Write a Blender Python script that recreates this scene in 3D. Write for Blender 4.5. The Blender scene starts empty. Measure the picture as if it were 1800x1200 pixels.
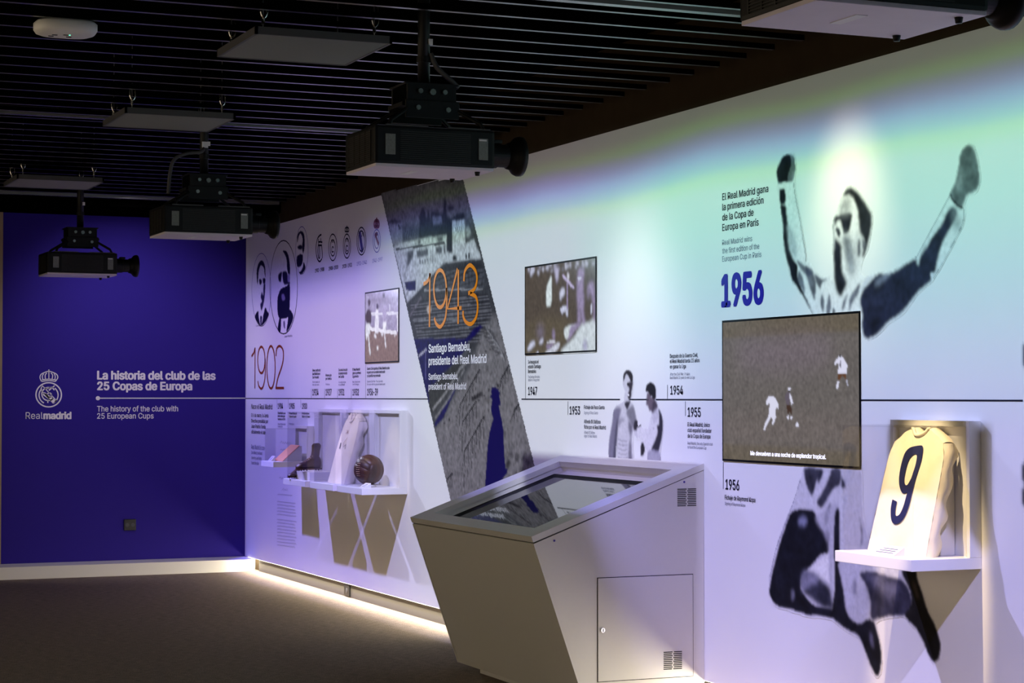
import bpy, bmesh, math, random, os
import numpy as np
from mathutils import Matrix, Vector
random.seed(4)
RNG = np.random.RandomState(7)
SC = bpy.context.scene
COL = SC.collection

# ------------------------------------------------------------------ camera
YAW = math.radians(23.2); PIT = math.atan(97 / 3500)
CAM = np.array([0, 0, 1.5])
FW = np.array([math.sin(YAW) * math.cos(PIT), math.cos(YAW) * math.cos(PIT), math.sin(PIT)])
RT = np.array([math.cos(YAW), -math.sin(YAW), 0.0])
UP = np.cross(RT, FW)
cam = bpy.data.cameras.new('camera'); cam.sensor_width = 36; cam.lens = 70; cam.clip_start = .05
camo = bpy.data.objects.new('camera', cam); COL.objects.link(camo); SC.camera = camo
camo.matrix_world = Matrix(((RT[0], UP[0], -FW[0], 0), (RT[1], UP[1], -FW[1], 0), (RT[2], UP[2], -FW[2], 1.5), (0, 0, 0, 1)))

# ------------------------------------------------------------------ view, world
SC.view_settings.view_transform = 'Standard'; SC.view_settings.look = 'None'
SC.view_settings.gamma = 1; SC.view_settings.use_curve_mapping = False
SC.view_settings.exposure = 0.0
SC.cycles.use_denoising = True
SC.cycles.max_bounces = 6; SC.cycles.transparent_max_bounces = 24
SC.cycles.caustics_reflective = False; SC.cycles.caustics_refractive = False
SC.cycles.sample_clamp_indirect = 3
W = bpy.data.worlds.new('hall'); SC.world = W; W.use_nodes = True
W.node_tree.nodes['Background'].inputs[0].default_value = (1.0, .86, .66, 1)
W.node_tree.nodes['Background'].inputs[1].default_value = .008

XW = 4.74          # the printed long wall
YB = 17.0          # the blue end wall


def lin(c):
    r = []
    for v in c:
        v = v / 255.0
        r.append(v / 12.92 if v <= .04045 else ((v + .055) / 1.055) ** 2.4)
    return r


# ------------------------------------------------------------------ projector light (a projected picture, defined on the wall)
def ramp(nt, fac, stops, interp='LINEAR'):
    n = nt.nodes.new('ShaderNodeValToRGB'); cr = n.color_ramp; cr.interpolation = interp
    while len(cr.elements) < len(stops):
        cr.elements.new(.5)
    for e, (p, c) in zip(cr.elements, stops):
        e.position = p
    for e, (p, c) in zip(cr.elements, stops):
        e.color = (*c, 1)
    nt.links.new(fac, n.inputs[0])
    return n.outputs[0]


def mth(nt, op, a, b=None, clamp=False):
    n = nt.nodes.new('ShaderNodeMath'); n.operation = op; n.use_clamp = clamp
    for i, v in enumerate((a, b)):
        if v is None: continue
        if isinstance(v, (int, float)): n.inputs[i].default_value = v
        else: nt.links.new(v, n.inputs[i])
    return n.outputs[0]


def mixc(nt, f, a, b, mode='MIX'):
    n = nt.nodes.new('ShaderNodeMix'); n.data_type = 'RGBA'; n.blend_type = mode
    for k, v in ((0, f), (6, a), (7, b)):
        if isinstance(v, (int, float)): n.inputs[k].default_value = v
        elif isinstance(v, tuple): n.inputs[k].default_value = v
        else: nt.links.new(v, n.inputs[k])
    return n.outputs[2]


AMB = np.array(lin((90, 84, 79)))


def tgt(c, k=1.0):      # projected colour wanted on the white wall, room light taken off
    v = np.array(lin(c)) - AMB
    return tuple(np.clip(v * k, 0, 10))


def zr(z): return z / 3.0


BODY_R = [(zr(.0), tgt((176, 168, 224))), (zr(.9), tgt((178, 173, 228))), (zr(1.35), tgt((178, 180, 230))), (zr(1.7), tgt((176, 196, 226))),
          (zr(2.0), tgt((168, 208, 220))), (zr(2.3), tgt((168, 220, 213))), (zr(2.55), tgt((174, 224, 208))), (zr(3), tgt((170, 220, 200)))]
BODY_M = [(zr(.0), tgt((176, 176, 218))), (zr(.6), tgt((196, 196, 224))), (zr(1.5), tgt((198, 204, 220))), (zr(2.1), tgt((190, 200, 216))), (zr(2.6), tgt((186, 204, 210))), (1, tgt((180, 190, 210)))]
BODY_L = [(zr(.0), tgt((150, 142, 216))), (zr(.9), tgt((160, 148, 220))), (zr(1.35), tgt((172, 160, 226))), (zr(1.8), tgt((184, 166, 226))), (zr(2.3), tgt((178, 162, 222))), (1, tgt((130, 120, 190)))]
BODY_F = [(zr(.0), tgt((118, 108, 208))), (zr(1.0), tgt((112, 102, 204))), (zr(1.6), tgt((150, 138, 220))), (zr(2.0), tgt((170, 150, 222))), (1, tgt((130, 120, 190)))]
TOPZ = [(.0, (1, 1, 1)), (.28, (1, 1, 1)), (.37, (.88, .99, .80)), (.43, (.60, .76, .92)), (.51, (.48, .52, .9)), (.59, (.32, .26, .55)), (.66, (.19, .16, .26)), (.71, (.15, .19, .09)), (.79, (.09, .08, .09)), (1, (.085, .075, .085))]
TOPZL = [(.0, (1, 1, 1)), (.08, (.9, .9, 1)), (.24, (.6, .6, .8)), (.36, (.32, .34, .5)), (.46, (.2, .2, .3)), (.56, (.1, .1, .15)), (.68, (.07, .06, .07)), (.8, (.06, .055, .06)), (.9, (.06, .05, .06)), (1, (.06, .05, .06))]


def projector_light(xl, yl, zl, gap=3.75, gap0=3.75):
    D = XW - xl
    L = bpy.data.lights.new('projector_beam', 'SPOT')
    L.energy = 1.03 * 4 * math.pi ** 2 * D * D / .82
    L.spot_size = math.radians(172); L.spot_blend = .02; L.shadow_soft_size = .022
    L.use_nodes = True; nt = L.node_tree; em = nt.nodes['Emission']
    tc = nt.nodes.new('ShaderNodeTexCoord'); sp = nt.nodes.new('ShaderNodeSeparateXYZ')
    nt.links.new(tc.outputs['Normal'], sp.inputs[0])
    az = mth(nt, 'MAXIMUM', mth(nt, 'ABSOLUTE', sp.outputs[2]), .05)
    ty = mth(nt, 'DIVIDE', sp.outputs[0], az); tz = mth(nt, 'DIVIDE', sp.outputs[1], az)
    Y = mth(nt, 'SUBTRACT', yl, mth(nt, 'MULTIPLY', ty, D))
    Z = mth(nt, 'ADD', zl, mth(nt, 'MULTIPLY', tz, D))
    # soft drift so that the bands are not ruler straight
    cx = nt.nodes.new('ShaderNodeCombineXYZ'); nt.links.new(Y, cx.inputs[0]); nt.links.new(Z, cx.inputs[1])
    nz = nt.nodes.new('ShaderNodeTexNoise'); nz.inputs['Scale'].default_value = .55; nz.inputs['Detail'].default_value = 1
    nt.links.new(cx.outputs[0], nz.inputs['Vector'])
    dr = mth(nt, 'MULTIPLY', mth(nt, 'SUBTRACT', nz.outputs['Fac'], .5), .12)
    Zw = mth(nt, 'ADD', Z, dr)
    zf = mth(nt, 'DIVIDE', Zw, 3.0, True)
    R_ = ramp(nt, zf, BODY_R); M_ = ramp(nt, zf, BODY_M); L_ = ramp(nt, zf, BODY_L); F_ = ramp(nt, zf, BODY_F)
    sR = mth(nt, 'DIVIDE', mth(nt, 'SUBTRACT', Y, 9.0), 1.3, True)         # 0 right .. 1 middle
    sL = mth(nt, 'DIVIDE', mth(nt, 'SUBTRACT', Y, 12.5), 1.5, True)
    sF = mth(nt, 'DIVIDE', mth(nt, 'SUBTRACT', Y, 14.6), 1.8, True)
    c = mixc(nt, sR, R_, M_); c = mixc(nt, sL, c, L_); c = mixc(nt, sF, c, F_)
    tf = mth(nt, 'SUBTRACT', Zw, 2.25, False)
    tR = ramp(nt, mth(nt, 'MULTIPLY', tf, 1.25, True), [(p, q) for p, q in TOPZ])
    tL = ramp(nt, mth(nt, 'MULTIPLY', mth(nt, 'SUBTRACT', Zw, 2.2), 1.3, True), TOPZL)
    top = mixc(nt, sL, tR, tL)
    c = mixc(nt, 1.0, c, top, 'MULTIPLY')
    # vertical edge blend with the neighbouring projectors
    w1 = mth(nt, 'SUBTRACT', 1.0, mth(nt, 'DIVIDE', mth(nt, 'MAXIMUM', mth(nt, 'SUBTRACT', Y, yl), 0.0), gap), True)
    w0 = mth(nt, 'SUBTRACT', 1.0, mth(nt, 'DIVIDE', mth(nt, 'MAXIMUM', mth(nt, 'SUBTRACT', yl, Y), 0.0), gap0), True)
    w = mth(nt, 'MULTIPLY', mth(nt, 'MULTIPLY', w0, w1), mth(nt, 'LESS_THAN', Y, YB - .01))
    # the picture is masked out over the shirt case on the right
    my = mth(nt, 'MULTIPLY', mth(nt, 'GREATER_THAN', Y, 6.36), mth(nt, 'LESS_THAN', Y, 7.05))
    mz = mth(nt, 'MULTIPLY', mth(nt, 'GREATER_THAN', Z, .90), mth(nt, 'LESS_THAN', Z, 1.385))
    msk = mth(nt, 'SUBTRACT', 1.0, mth(nt, 'MULTIPLY', my, mz))
    # and dimmed over the touch table
    ty_ = mth(nt, 'MULTIPLY', mth(nt, 'GREATER_THAN', Y, 8.67), mth(nt, 'LESS_THAN', Y, 10.9))
    tm = mth(nt, 'SUBTRACT', 1.0, mth(nt, 'MULTIPLY', mth(nt, 'MULTIPLY', ty_, mth(nt, 'LESS_THAN', Z, 1.16)), .35))
    c = mixc(nt, mth(nt, 'MULTIPLY', ty_, mth(nt, 'LESS_THAN', Z, 1.16)), c, (.10, .09, .32, 1))
    msk = mth(nt, 'MULTIPLY', msk, tm)
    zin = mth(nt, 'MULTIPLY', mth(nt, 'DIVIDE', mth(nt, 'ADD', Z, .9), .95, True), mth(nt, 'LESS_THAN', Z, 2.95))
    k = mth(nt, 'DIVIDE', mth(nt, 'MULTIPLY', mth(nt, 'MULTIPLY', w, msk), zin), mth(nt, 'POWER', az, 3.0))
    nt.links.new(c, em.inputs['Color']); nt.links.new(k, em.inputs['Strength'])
    o = bpy.data.objects.new('projector_beam', L); COL.objects.link(o)
    o.matrix_world = Matrix(((0, 0, -1, xl), (-1, 0, 0, yl), (0, 1, 0, zl), (0, 0, 0, 1)))


LENS_X = 3.475
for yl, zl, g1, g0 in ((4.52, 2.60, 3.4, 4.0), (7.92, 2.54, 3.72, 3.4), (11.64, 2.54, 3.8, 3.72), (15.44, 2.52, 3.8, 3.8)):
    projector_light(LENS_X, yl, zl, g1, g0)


def spot(loc, to, watts, deg, col, blend=.6, r=.03):
    L = bpy.data.lights.new('track_or_fill_spot', 'SPOT'); L.energy = watts; L.color = col
    L.spot_size = math.radians(deg); L.spot_blend = blend; L.shadow_soft_size = r
    o = bpy.data.objects.new('track_or_fill_spot', L); COL.objects.link(o); o.location = loc
    d = Vector(to) - Vector(loc); o.rotation_euler = d.to_track_quat('-Z', 'Y').to_euler()
    return o


WARM = (1, .80, .50)
spot((3.5, 14.3, 3.04), (4.60, 14.42, 1.05), 80, 14, (1, .84, .70), .5)       # onto the boots
spot((3.5, 15.0, 3.04), (4.60, 15.15, 1.1), 45, 11, (1, .84, .70), .5)       # onto the document
spot((3.5, 6.45, 3.04), (4.55, 6.71, 1.06), 430, 18.5, (1, .74, .40), .4)          # onto the number shirt
spot((3.5, 12.95, 3.04), (4.62, 13.08, 1.05), 80, 13, WARM, .5)       # onto the ball
spot((3.5, 13.75, 3.04), (4.62, 13.8, 1.1), 90, 14, WARM, .5)       # onto the white shirt
spot((4.0, 7.34, 3.04), (4.74, 7.36, 2.30), 44, 44, (1, .76, .50), 1, .12)  # pool above the big figure
spot((3.75, 9.38, 3.04), (4.74, 9.38, 1.75), 62, 52, (1, .86, .90), 1, .25)  # pool above the two players


def area(loc, sx, sy, watts, col, rot=(0, 0, 0)):
    L = bpy.data.lights.new('strip_light', 'AREA'); L.shape = 'RECTANGLE'; L.size = sx; L.size_y = sy; L.energy = watts; L.color = col
    o = bpy.data.objects.new('strip_light', L); COL.objects.link(o); o.location = loc; o.rotation_euler = rot


area((XW + .006, 10.3, .100), .02, 13.2, 125, (1, .90, .70), (0, math.radians(48), 0))   # led strip under the printed wall


spot((3.45, 15.5, 3.04), (3.72, 17.0, 1.7), 80, 92, (.92, .84, 1), 1, .08)        # washer on the blue end wall


for yy in (3.0, 5.6, 8.2, 10.8, 13.4):          # unseen washers added on the opposite wall for warm fill light
    spot((-1.1, yy, 3.04), (-2.4, yy, 1.2), 210, 120, (1, .80, .52), 1, .08)


# ------------------------------------------------------------------ materials
def mat(name, col, rough=.6, metal=0, noise=0, nscale=40, bump=0, spec=.5, emit=None, es=1.0):
    m = bpy.data.materials.new(name); m.use_nodes = True; nt = m.node_tree; b = nt.nodes['Principled BSDF']
    c = (*lin(col), 1)
    b.inputs['Base Color'].default_value = c; b.inputs['Roughness'].default_value = rough; b.inputs['Metallic'].default_value = metal
    b.inputs['Specular IOR Level'].default_value = spec
    if noise or bump:
        tc = nt.nodes.new('ShaderNodeTexCoord'); n = nt.nodes.new('ShaderNodeTexNoise')
        n.inputs['Scale'].default_value = nscale; n.inputs['Detail'].default_value = 4; nt.links.new(tc.outputs['Object'], n.inputs['Vector'])
        if noise:
            d = tuple(v * (1 - noise) for v in c[:3]) + (1,); l = tuple(min(1, v * (1 + noise)) for v in c[:3]) + (1,)
            nt.links.new(mixc(nt, n.outputs['Fac'], d, l), b.inputs['Base Color'])
        if bump:
            bp = nt.nodes.new('ShaderNodeBump'); bp.inputs['Strength'].default_value = bump; bp.inputs['Distance'].default_value = .004
            nt.links.new(n.outputs['Fac'], bp.inputs['Height']); nt.links.new(bp.outputs[0], b.inputs['Normal'])
    if emit:
        b.inputs['Emission Color'].default_value = (*lin(emit), 1); b.inputs['Emission Strength'].default_value = es
    return m


M = dict(
    wall=mat('wall_white', (233, 233, 233), .75, spec=.15, noise=.01, nscale=5),
    blue=mat('wall_blue', (40, 24, 128), .8, noise=.03, nscale=6, spec=.25),
    black=mat('ceiling_black', (3, 3, 3), .9, spec=0),
    slat=mat('slat_grey', (42, 42, 44), .28, spec=1.0),
    rail=mat('rail_grey', (110, 110, 110), .25, spec=1),
    brown=mat('bulkhead_brown', (62, 52, 40), .9, noise=.2, nscale=8, spec=.1),
    plinth=mat('plinth_white', (225, 222, 212), .7),
    skirt=mat('skirting_grey', (84, 80, 74), .7),
    white=mat('white_lacquer', (228, 228, 226), .45, noise=.01, nscale=3),
    body=mat('white_panel', (222, 220, 214), .5, noise=.015, nscale=60, bump=.02),
    seam=mat('dark_gap', (25, 24, 26), .8),
    pblack=mat('projector_black', (13, 13, 14), .5, spec=.3, bump=.05, nscale=150),
    pgrille=mat('projector_grille', (40, 38, 36), .5),
    punder=mat('projector_underside', (226, 218, 232), .55, noise=.05, nscale=12),
    plabel=mat('rating_label', (120, 125, 122), .5, noise=.35, nscale=140),
    bright=mat('label_white', (235, 235, 238), .5),
    steel=mat('bolt_steel', (170, 172, 170), .3, 1),
    chrome=mat('bright_steel', (215, 215, 215), .2, 1),
    cable=mat('cable_grey', (70, 70, 72), .6),
    hang=mat('acoustic_grey', (122, 124, 122), .9, noise=.12, nscale=120),
    lens=mat('lens_glass', (30, 40, 60), .05, spec=1),
    ink=mat('print_ink_black', (12, 14, 34), .7, spec=.15),
    inkg=mat('print_ink_grey', (104, 106, 124), .6, spec=.12),
    inkblue=mat('print_ink_blue', (24, 6, 150), .6, spec=.12),
    inkor=mat('print_ink_orange', (232, 136, 20), .6, spec=.12),
    inkrust=mat('print_ink_rust', (140, 66, 40), .6, spec=.12),
    inkred=mat('print_ink_red', (120, 38, 40), .6),
    inkmid=mat('print_ink_violet', (70, 55, 150), .6),
    inkw=mat('print_ink_white', (238, 236, 240), .6),
    leather=mat('brown_leather', (74, 44, 28), .45, noise=.35, nscale=30, bump=.25),
    leatherd=mat('dark_leather', (58, 34, 27), .5, noise=.3, nscale=50, bump=.3),
    leatherl=mat('pale_leather', (170, 140, 120), .5, noise=.2, nscale=50),
    cloth=mat('white_cotton', (238, 232, 220), .9, noise=.03, nscale=25, bump=.35, spec=.2),
    clothc=mat('cream_cotton', (240, 230, 205), .9, noise=.04, nscale=20, bump=.4, spec=.2),
    foam=mat('white_foam', (225, 222, 216), .9),
    navy=mat('navy_felt', (30, 34, 78), .9, spec=.2),
    paper=mat('paper_white', (240, 240, 240), .8),
    orange=mat('orange_paper', (222, 160, 126), .8, noise=.2, nscale=60),
    bezel=mat('screen_bezel', (4, 4, 5), .6, spec=.1),
    sock=mat('socket_black', (10, 10, 12), .4),
    led=mat('green_led', (90, 255, 190), .5, emit=(90, 255, 190), es=2.0),
)

M['slat'].node_tree.nodes['Principled BSDF'].inputs['IOR'].default_value = 2.4
M['rail'].node_tree.nodes['Principled BSDF'].inputs['IOR'].default_value = 2.2
# carpet
m = mat('carpet_brown', (86, 76, 66), .95, spec=.05); nt = m.node_tree; b = nt.nodes['Principled BSDF']
tc = nt.nodes.new('ShaderNodeTexCoord'); mp = nt.nodes.new('ShaderNodeMapping'); mp.inputs['Scale'].default_value = (6, 60, 1)
nt.links.new(tc.outputs['Object'], mp.inputs[0])
n1 = nt.nodes.new('ShaderNodeTexNoise'); n1.inputs['Scale'].default_value = 3; n1.inputs['Detail'].default_value = 5; nt.links.new(mp.outputs[0], n1.inputs['Vector'])
n2 = nt.nodes.new('ShaderNodeTexNoise'); n2.inputs['Scale'].default_value = 180; nt.links.new(tc.outputs['Object'], n2.inputs['Vector'])
f = mth(nt, 'MULTIPLY', n1.outputs['Fac'], n2.outputs['Fac'])
cr = ramp(nt, f, [(.12, tuple(lin((84, 76, 66)))), (.42, tuple(lin((176, 158, 138))))])
nt.links.new(cr, b.inputs['Base Color'])
bp = nt.nodes.new('ShaderNodeBump'); bp.inputs['Strength'].default_value = .6; bp.inputs['Distance'].default_value = .01
nt.links.new(f, bp.inputs['Height']); nt.links.new(bp.outputs[0], b.inputs['Normal'])
M['carpet'] = m

# clear pane: mostly transparent, mirror-like at grazing angles
m = bpy.data.materials.new('clear_glass'); m.use_nodes = True; nt = m.node_tree; nt.nodes.clear()
out = nt.nodes.new('ShaderNodeOutputMaterial'); tr = nt.nodes.new('ShaderNodeBsdfTransparent'); gl = nt.nodes.new('ShaderNodeBsdfGlossy')
tr.inputs[0].default_value = (.972, .972, .98, 1); gl.inputs['Roughness'].default_value = .02
fr = nt.nodes.new('ShaderNodeLayerWeight'); fr.inputs[0].default_value = .5
ff = mth(nt, 'ADD', .022, mth(nt, 'MULTIPLY', mth(nt, 'POWER', fr.outputs['Facing'], 5.0), .6))
mx = nt.nodes.new('ShaderNodeMixShader'); nt.links.new(ff, mx.inputs[0]); nt.links.new(tr.outputs[0], mx.inputs[1]); nt.links.new(gl.outputs[0], mx.inputs[2])
nt.links.new(mx.outputs[0], out.inputs[0]); M['glass'] = m

# dark display glass, strongly reflecting
m = mat('display_glass', (6, 7, 9), .03); m.node_tree.nodes['Principled BSDF'].inputs['IOR'].default_value = 2.6
m.node_tree.nodes['Principled BSDF'].inputs['Metallic'].default_value = .0
M['dglass'] = m
m = mat('printed_picture', (255, 255, 255), .75, spec=.12); nt = m.node_tree; at = nt.nodes.new('ShaderNodeAttribute'); at.attribute_name = 'tone'
nt.links.new(at.outputs['Color'], nt.nodes['Principled BSDF'].inputs['Base Color']); M['print'] = m
m = mat('video_picture', (20, 20, 20), .25); nt = m.node_tree; at = nt.nodes.new('ShaderNodeAttribute'); at.attribute_name = 'tone'
b = nt.nodes['Principled BSDF']; nt.links.new(at.outputs['Color'], b.inputs['Emission Color']); b.inputs['Emission Strength'].default_value = 1.0
b.inputs['Base Color'].default_value = (.004, .004, .004, 1); b.inputs['Specular IOR Level'].default_value = .2; M['video'] = m


# ------------------------------------------------------------------ mesh helpers
class MB:
    def __init__(s): s.v = []; s.f = []
    def add(s, vs, fs):
        o = len(s.v); s.v += [tuple(map(float, p)) for p in vs]; s.f += [tuple(i + o for i in q) for q in fs]; return s
    def box(s, a, b):
        x0, y0, z0 = a; x1, y1, z1 = b
        return s.add([(x0, y0, z0), (x1, y0, z0), (x1, y1, z0), (x0, y1, z0), (x0, y0, z1), (x1, y0, z1), (x1, y1, z1), (x0, y1, z1)],
                     [(0, 3, 2, 1), (4, 5, 6, 7), (0, 1, 5, 4), (1, 2, 6, 5), (2, 3, 7, 6), (3, 0, 4, 7)])
    def hexa(s, p8):
        return s.add(p8, [(0, 3, 2, 1), (4, 5, 6, 7), (0, 1, 5, 4), (1, 2, 6, 5), (2, 3, 7, 6), (3, 0, 4, 7)])
    def prism(s, poly, axis, a, b):       # poly of 2-tuples in the plane across the axis
        def P(q, t):
            return {'x': (t, q[0], q[1]), 'y': (q[0], t, q[1]), 'z': (q[0], q[1], t)}[axis]
        n = len(poly)
        return s.add([P(q, a) for q in poly] + [P(q, b) for q in poly],
                     [tuple(range(n))[::-1], tuple(range(n, 2 * n))] + [(i, (i + 1) % n, n + (i + 1) % n, n + i) for i in range(n)])
    def tube(s, pts, r, n=10, cap=True):
        pts = [Vector(p) for p in pts]; rs = r if isinstance(r, (list, tuple)) else [r] * len(pts)
        rings = []; up = None
        for i, p in enumerate(pts):
            d = (pts[min(i + 1, len(pts) - 1)] - pts[max(i - 1, 0)]).normalized()
            if up is None: up = Vector((0, 0, 1)) if abs(d.z) < .9 else Vector((1, 0, 0))
            a = d.cross(up).normalized(); u = a.cross(d).normalized(); up = u
            rings.append([p + a * math.cos(2 * math.pi * k / n) * rs[i] + u * math.sin(2 * math.pi * k / n) * rs[i] for k in range(n)])
        vs = [q for R in rings for q in R]; fs = []
        for i in range(len(rings) - 1):
            for k in range(n):
                fs.append((i * n + k, i * n + (k + 1) % n, (i + 1) * n + (k + 1) % n, (i + 1) * n + k))
        if cap: fs += [tuple(range(n))[::-1], tuple(range((len(rings) - 1) * n, len(rings) * n))]
        return s.add(vs, fs)
    def grid(s, P, closed=False):         # P rows x cols of points
        R = len(P); C = len(P[0]); vs = [q for r in P for q in r]; fs = []
        for i in range(R - 1):
            for j in range(C - (0 if closed else 1)):
                fs.append((i * C + j, i * C + (j + 1) % C, (i + 1) * C + (j + 1) % C, (i + 1) * C + j))
        return s.add(vs, fs)
    def build(s, name, m, parent=None, bevel=0, smooth=False, rev=False, loc=None):
        me = bpy.data.meshes.new(name); me.from_pydata(s.v, [], s.f); me.update()
        bm = bmesh.new(); bm.from_mesh(me); bmesh.ops.recalc_face_normals(bm, faces=bm.faces)
        if bevel:
            bmesh.ops.bevel(bm, geom=[e for e in bm.edges if len(e.link_faces) == 2 and e.calc_face_angle(0) > .5], offset=bevel, segments=2, profile=.7, affect='EDGES')
        bm.to_mesh(me); bm.free()
        if smooth:
            for p in me.polygons: p.use_smooth = True
        me.materials.append(m)
        o = bpy.data.objects.new(name, me); COL.objects.link(o)
        if parent:
            o.parent = parent
            if loc is None:
                o.matrix_parent_inverse = Matrix.Translation(parent.location).inverted() if parent.type == 'EMPTY' else Matrix()
        return o


def T(o, label=None, cat=None, group=None, kind=None):
    if label: o['label'] = label
    if cat: o['category'] = cat
    if group: o['group'] = group
    if kind: o['kind'] = kind
    return o


def thing(name, loc, label, cat, group=None):
    o = bpy.data.objects.new(name, None); COL.objects.link(o); o.location = loc; o.empty_display_size = .1
    return T(o, label, cat, group)


def copy_tree(o, parent=None, off=(0, 0, 0)):
    c = o.copy(); COL.objects.link(c)
    if parent is None: c.location = Vector(o.location) + Vector(off)
    else: c.parent = parent; c.matrix_parent_inverse = o.matrix_parent_inverse
    for ch in list(o.children): copy_tree(ch, c)
    return c


# ------------------------------------------------------------------ photograph pixel -> point on a real plane (used only to read off sizes)
def ray(x, y): return FW + RT * (x - 900) / 3500 + UP * (600 - y) / 3500
def on_x(x, y, X=XW):
    d = ray(x, y); t = (X - CAM[0]) / d[0]; p = CAM + t * d; return p[1], p[2]
def on_y(x, y, Y=YB):
    d = ray(x, y); t = (Y - CAM[1]) / d[1]; p = CAM + t * d; return p[0], p[2]


# ------------------------------------------------------------------ the room
floor = T(MB().box((-6, -3, -.1), (5.2, 18.5, 0)).build('floor', M['carpet']), kind='structure')
wall_right = T(MB().box((XW, 1.0, .105), (XW + .05, YB + .0, 2.94)).build('wall_right', M['wall']), kind='structure')
wall_back = T(MB().box((2.64, YB, 0.0), (XW + .4, YB + .1, 3.045)).build('wall_back', M['blue']), kind='structure')
T(MB().box((XW + .05, 1.0, 0), (XW + .35, YB, 3.6)).build('trim_1', M['brown']), kind='structure')          # dark wall carrying the printed panel
T(MB().box((XW + .03, 1.0, 0), (XW + .0495, YB - .34, .104)).build('baseboard_right', M['skirt']), kind='structure')
T(MB().box((2.2, YB - .34, 0), (XW - .005, YB, .104)).build('baseboard_back', M['plinth'], bevel=.004), kind='structure')
T(MB().box((2.56, YB - .02, .104), (2.64, YB + .1, 3.045)).build('trim_2', mat('beige_trim', (150, 132, 100), .8)), kind='structure')
T(MB().box((-6, YB + .1, 0), (XW + .4, YB + .3, 3.6)).build('trim_3', M['black']), kind='structure')         # bulkhead behind the blue wall
T(MB().box((-6, YB - .9, 3.045), (XW + .05, YB + .1, 3.4)).build('trim_4', M['black']), kind='structure')
ceiling = T(MB().box((-6, 1, 3.42), (5.2, YB + .3, 3.55)).build('ceiling', M['black']), kind='structure')
T(MB().box((-2.5, 1.0, 0), (-2.4, YB, 3.4)).build('wall_left', M['wall']), kind='structure')  # unseen wall, added to bounce warm fill onto the table front
# slats
sl = MB().box((-4.5, 0, 3.1), (4.716, .026, 3.125)).build('slat', M['black'], ceiling)
sl.data.materials.append(M['slat'])
for p in sl.data.polygons:
    if p.normal.z < -.5: p.material_index = 1
sl.location = (0, 4.30, 0)
y = 4.30 + .259
while y < 15.75:
    c = sl.copy(); COL.objects.link(c); c.location = (0, y, 0); y += .259
for y in (7.23, 11.38, 15.9):
    MB().box((-4.5, y, 3.092), (4.716, y + .045, 3.14)).build('ceiling_rail', M['rail'], ceiling)
# cross runners that carry the slats
for x in (-3.6, -1.6, .4, 2.2, 3.9):
    MB().box((x, 4.0, 3.125), (x + .04, 16.0, 3.17)).build('cross_runner', M['black'], ceiling)
for y in np.arange(4.2, 16, 2.0):
    for x in (-3.58, 2.22): MB().box((x - .005, y, 3.17), (x + .005, y + .01, 3.42)).build('drop_rod', M['black'], ceiling)

# ------------------------------------------------------------------ flat prints on the walls
EPS = .0012


def wt(Y, z, e=EPS): return (XW - e, Y, z)


fonts = {}
try:
    fp = os.path.join(bpy.utils.system_resource('DATAFILES'), 'fonts', 'Inter.woff2')
    FONT = bpy.data.fonts.load(fp)
except Exception:
    FONT = None


def text_mesh(s, bold=0.0, space=1.0):
    """outline of a line of writing; bold letters are thickened by small shifts"""
    cu = bpy.data.curves.new('t', 'FONT'); cu.body = s; cu.resolution_u = 3; cu.space_character = space
    if FONT: cu.font = FONT
    ob = bpy.data.objects.new('t', cu); COL.objects.link(ob); dg = bpy.context.evaluated_depsgraph_get()
    me = bpy.data.meshes.new_from_object(ob.evaluated_get(dg))
    v = np.array([tuple(q.co) for q in me.vertices]); f = [tuple(p.vertices) for p in me.polygons]
    bpy.data.objects.remove(ob); bpy.data.curves.remove(cu); bpy.data.meshes.remove(me)
    if bold:
        n = len(v); vv = []; ff = []
        for i, (dx, dy) in enumerate(((-1, 0), (1, 0), (0, -.6), (0, .6), (-.7, .5), (.7, -.5), (-.7, -.5), (.7, .5), (-.45, 0), (.45, 0))):
            vv.append(v + np.array([dx * bold, dy * bold, .00007 * i])); ff += [tuple(k + i * n for k in q) for q in f]
        v = np.concatenate(vv); f = ff
    return v, f


_v, _f = text_mesh('H'); CAPH = _v[:, 1].max()


def wall_text(lines, m, parent, name='caption_text', label=None, bold=0.0, e=EPS):
    """lines: (string, x0, baseline y at x0, x1, cap height) as read from the photograph, set on the long wall"""
    for (s, x0, y0, x1, cap) in lines:
        mb = MB(); v, f = text_mesh(s, bold)
        Y0, z0 = on_x(x0, y0); Y1, _ = on_x(x1, y0); _, z1 = on_x(x0, y0 - cap)
        u0, u1 = v[:, 0].min(), v[:, 0].max()
        vs = [wt(Y0 + (Y1 - Y0) * (a[0] - u0) / (u1 - u0), z0 + (z1 - z0) * a[1] / CAPH, e + a[2]) for a in v]
        mb.add(vs, f); o = mb.build(name, m, parent); T(o, label)
    return o


def back_text(lines, m, parent, name='caption_text', label=None, bold=0.0):
    for (s, x0, y0, x1, cap) in lines:
        mb = MB(); v, f = text_mesh(s, bold)
        X0, z0 = on_y(x0, y0); X1, _ = on_y(x1, y0); _, z1 = on_y(x0, y0 - cap)
        u0, u1 = v[:, 0].min(), v[:, 0].max()
        mb.add([(X0 + (X1 - X0) * (a[0] - u0) / (u1 - u0), YB - EPS - a[2], z0 + (z1 - z0) * a[1] / CAPH) for a in v], f)
        o = mb.build(name, m, parent); T(o, label)
    return o


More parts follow.
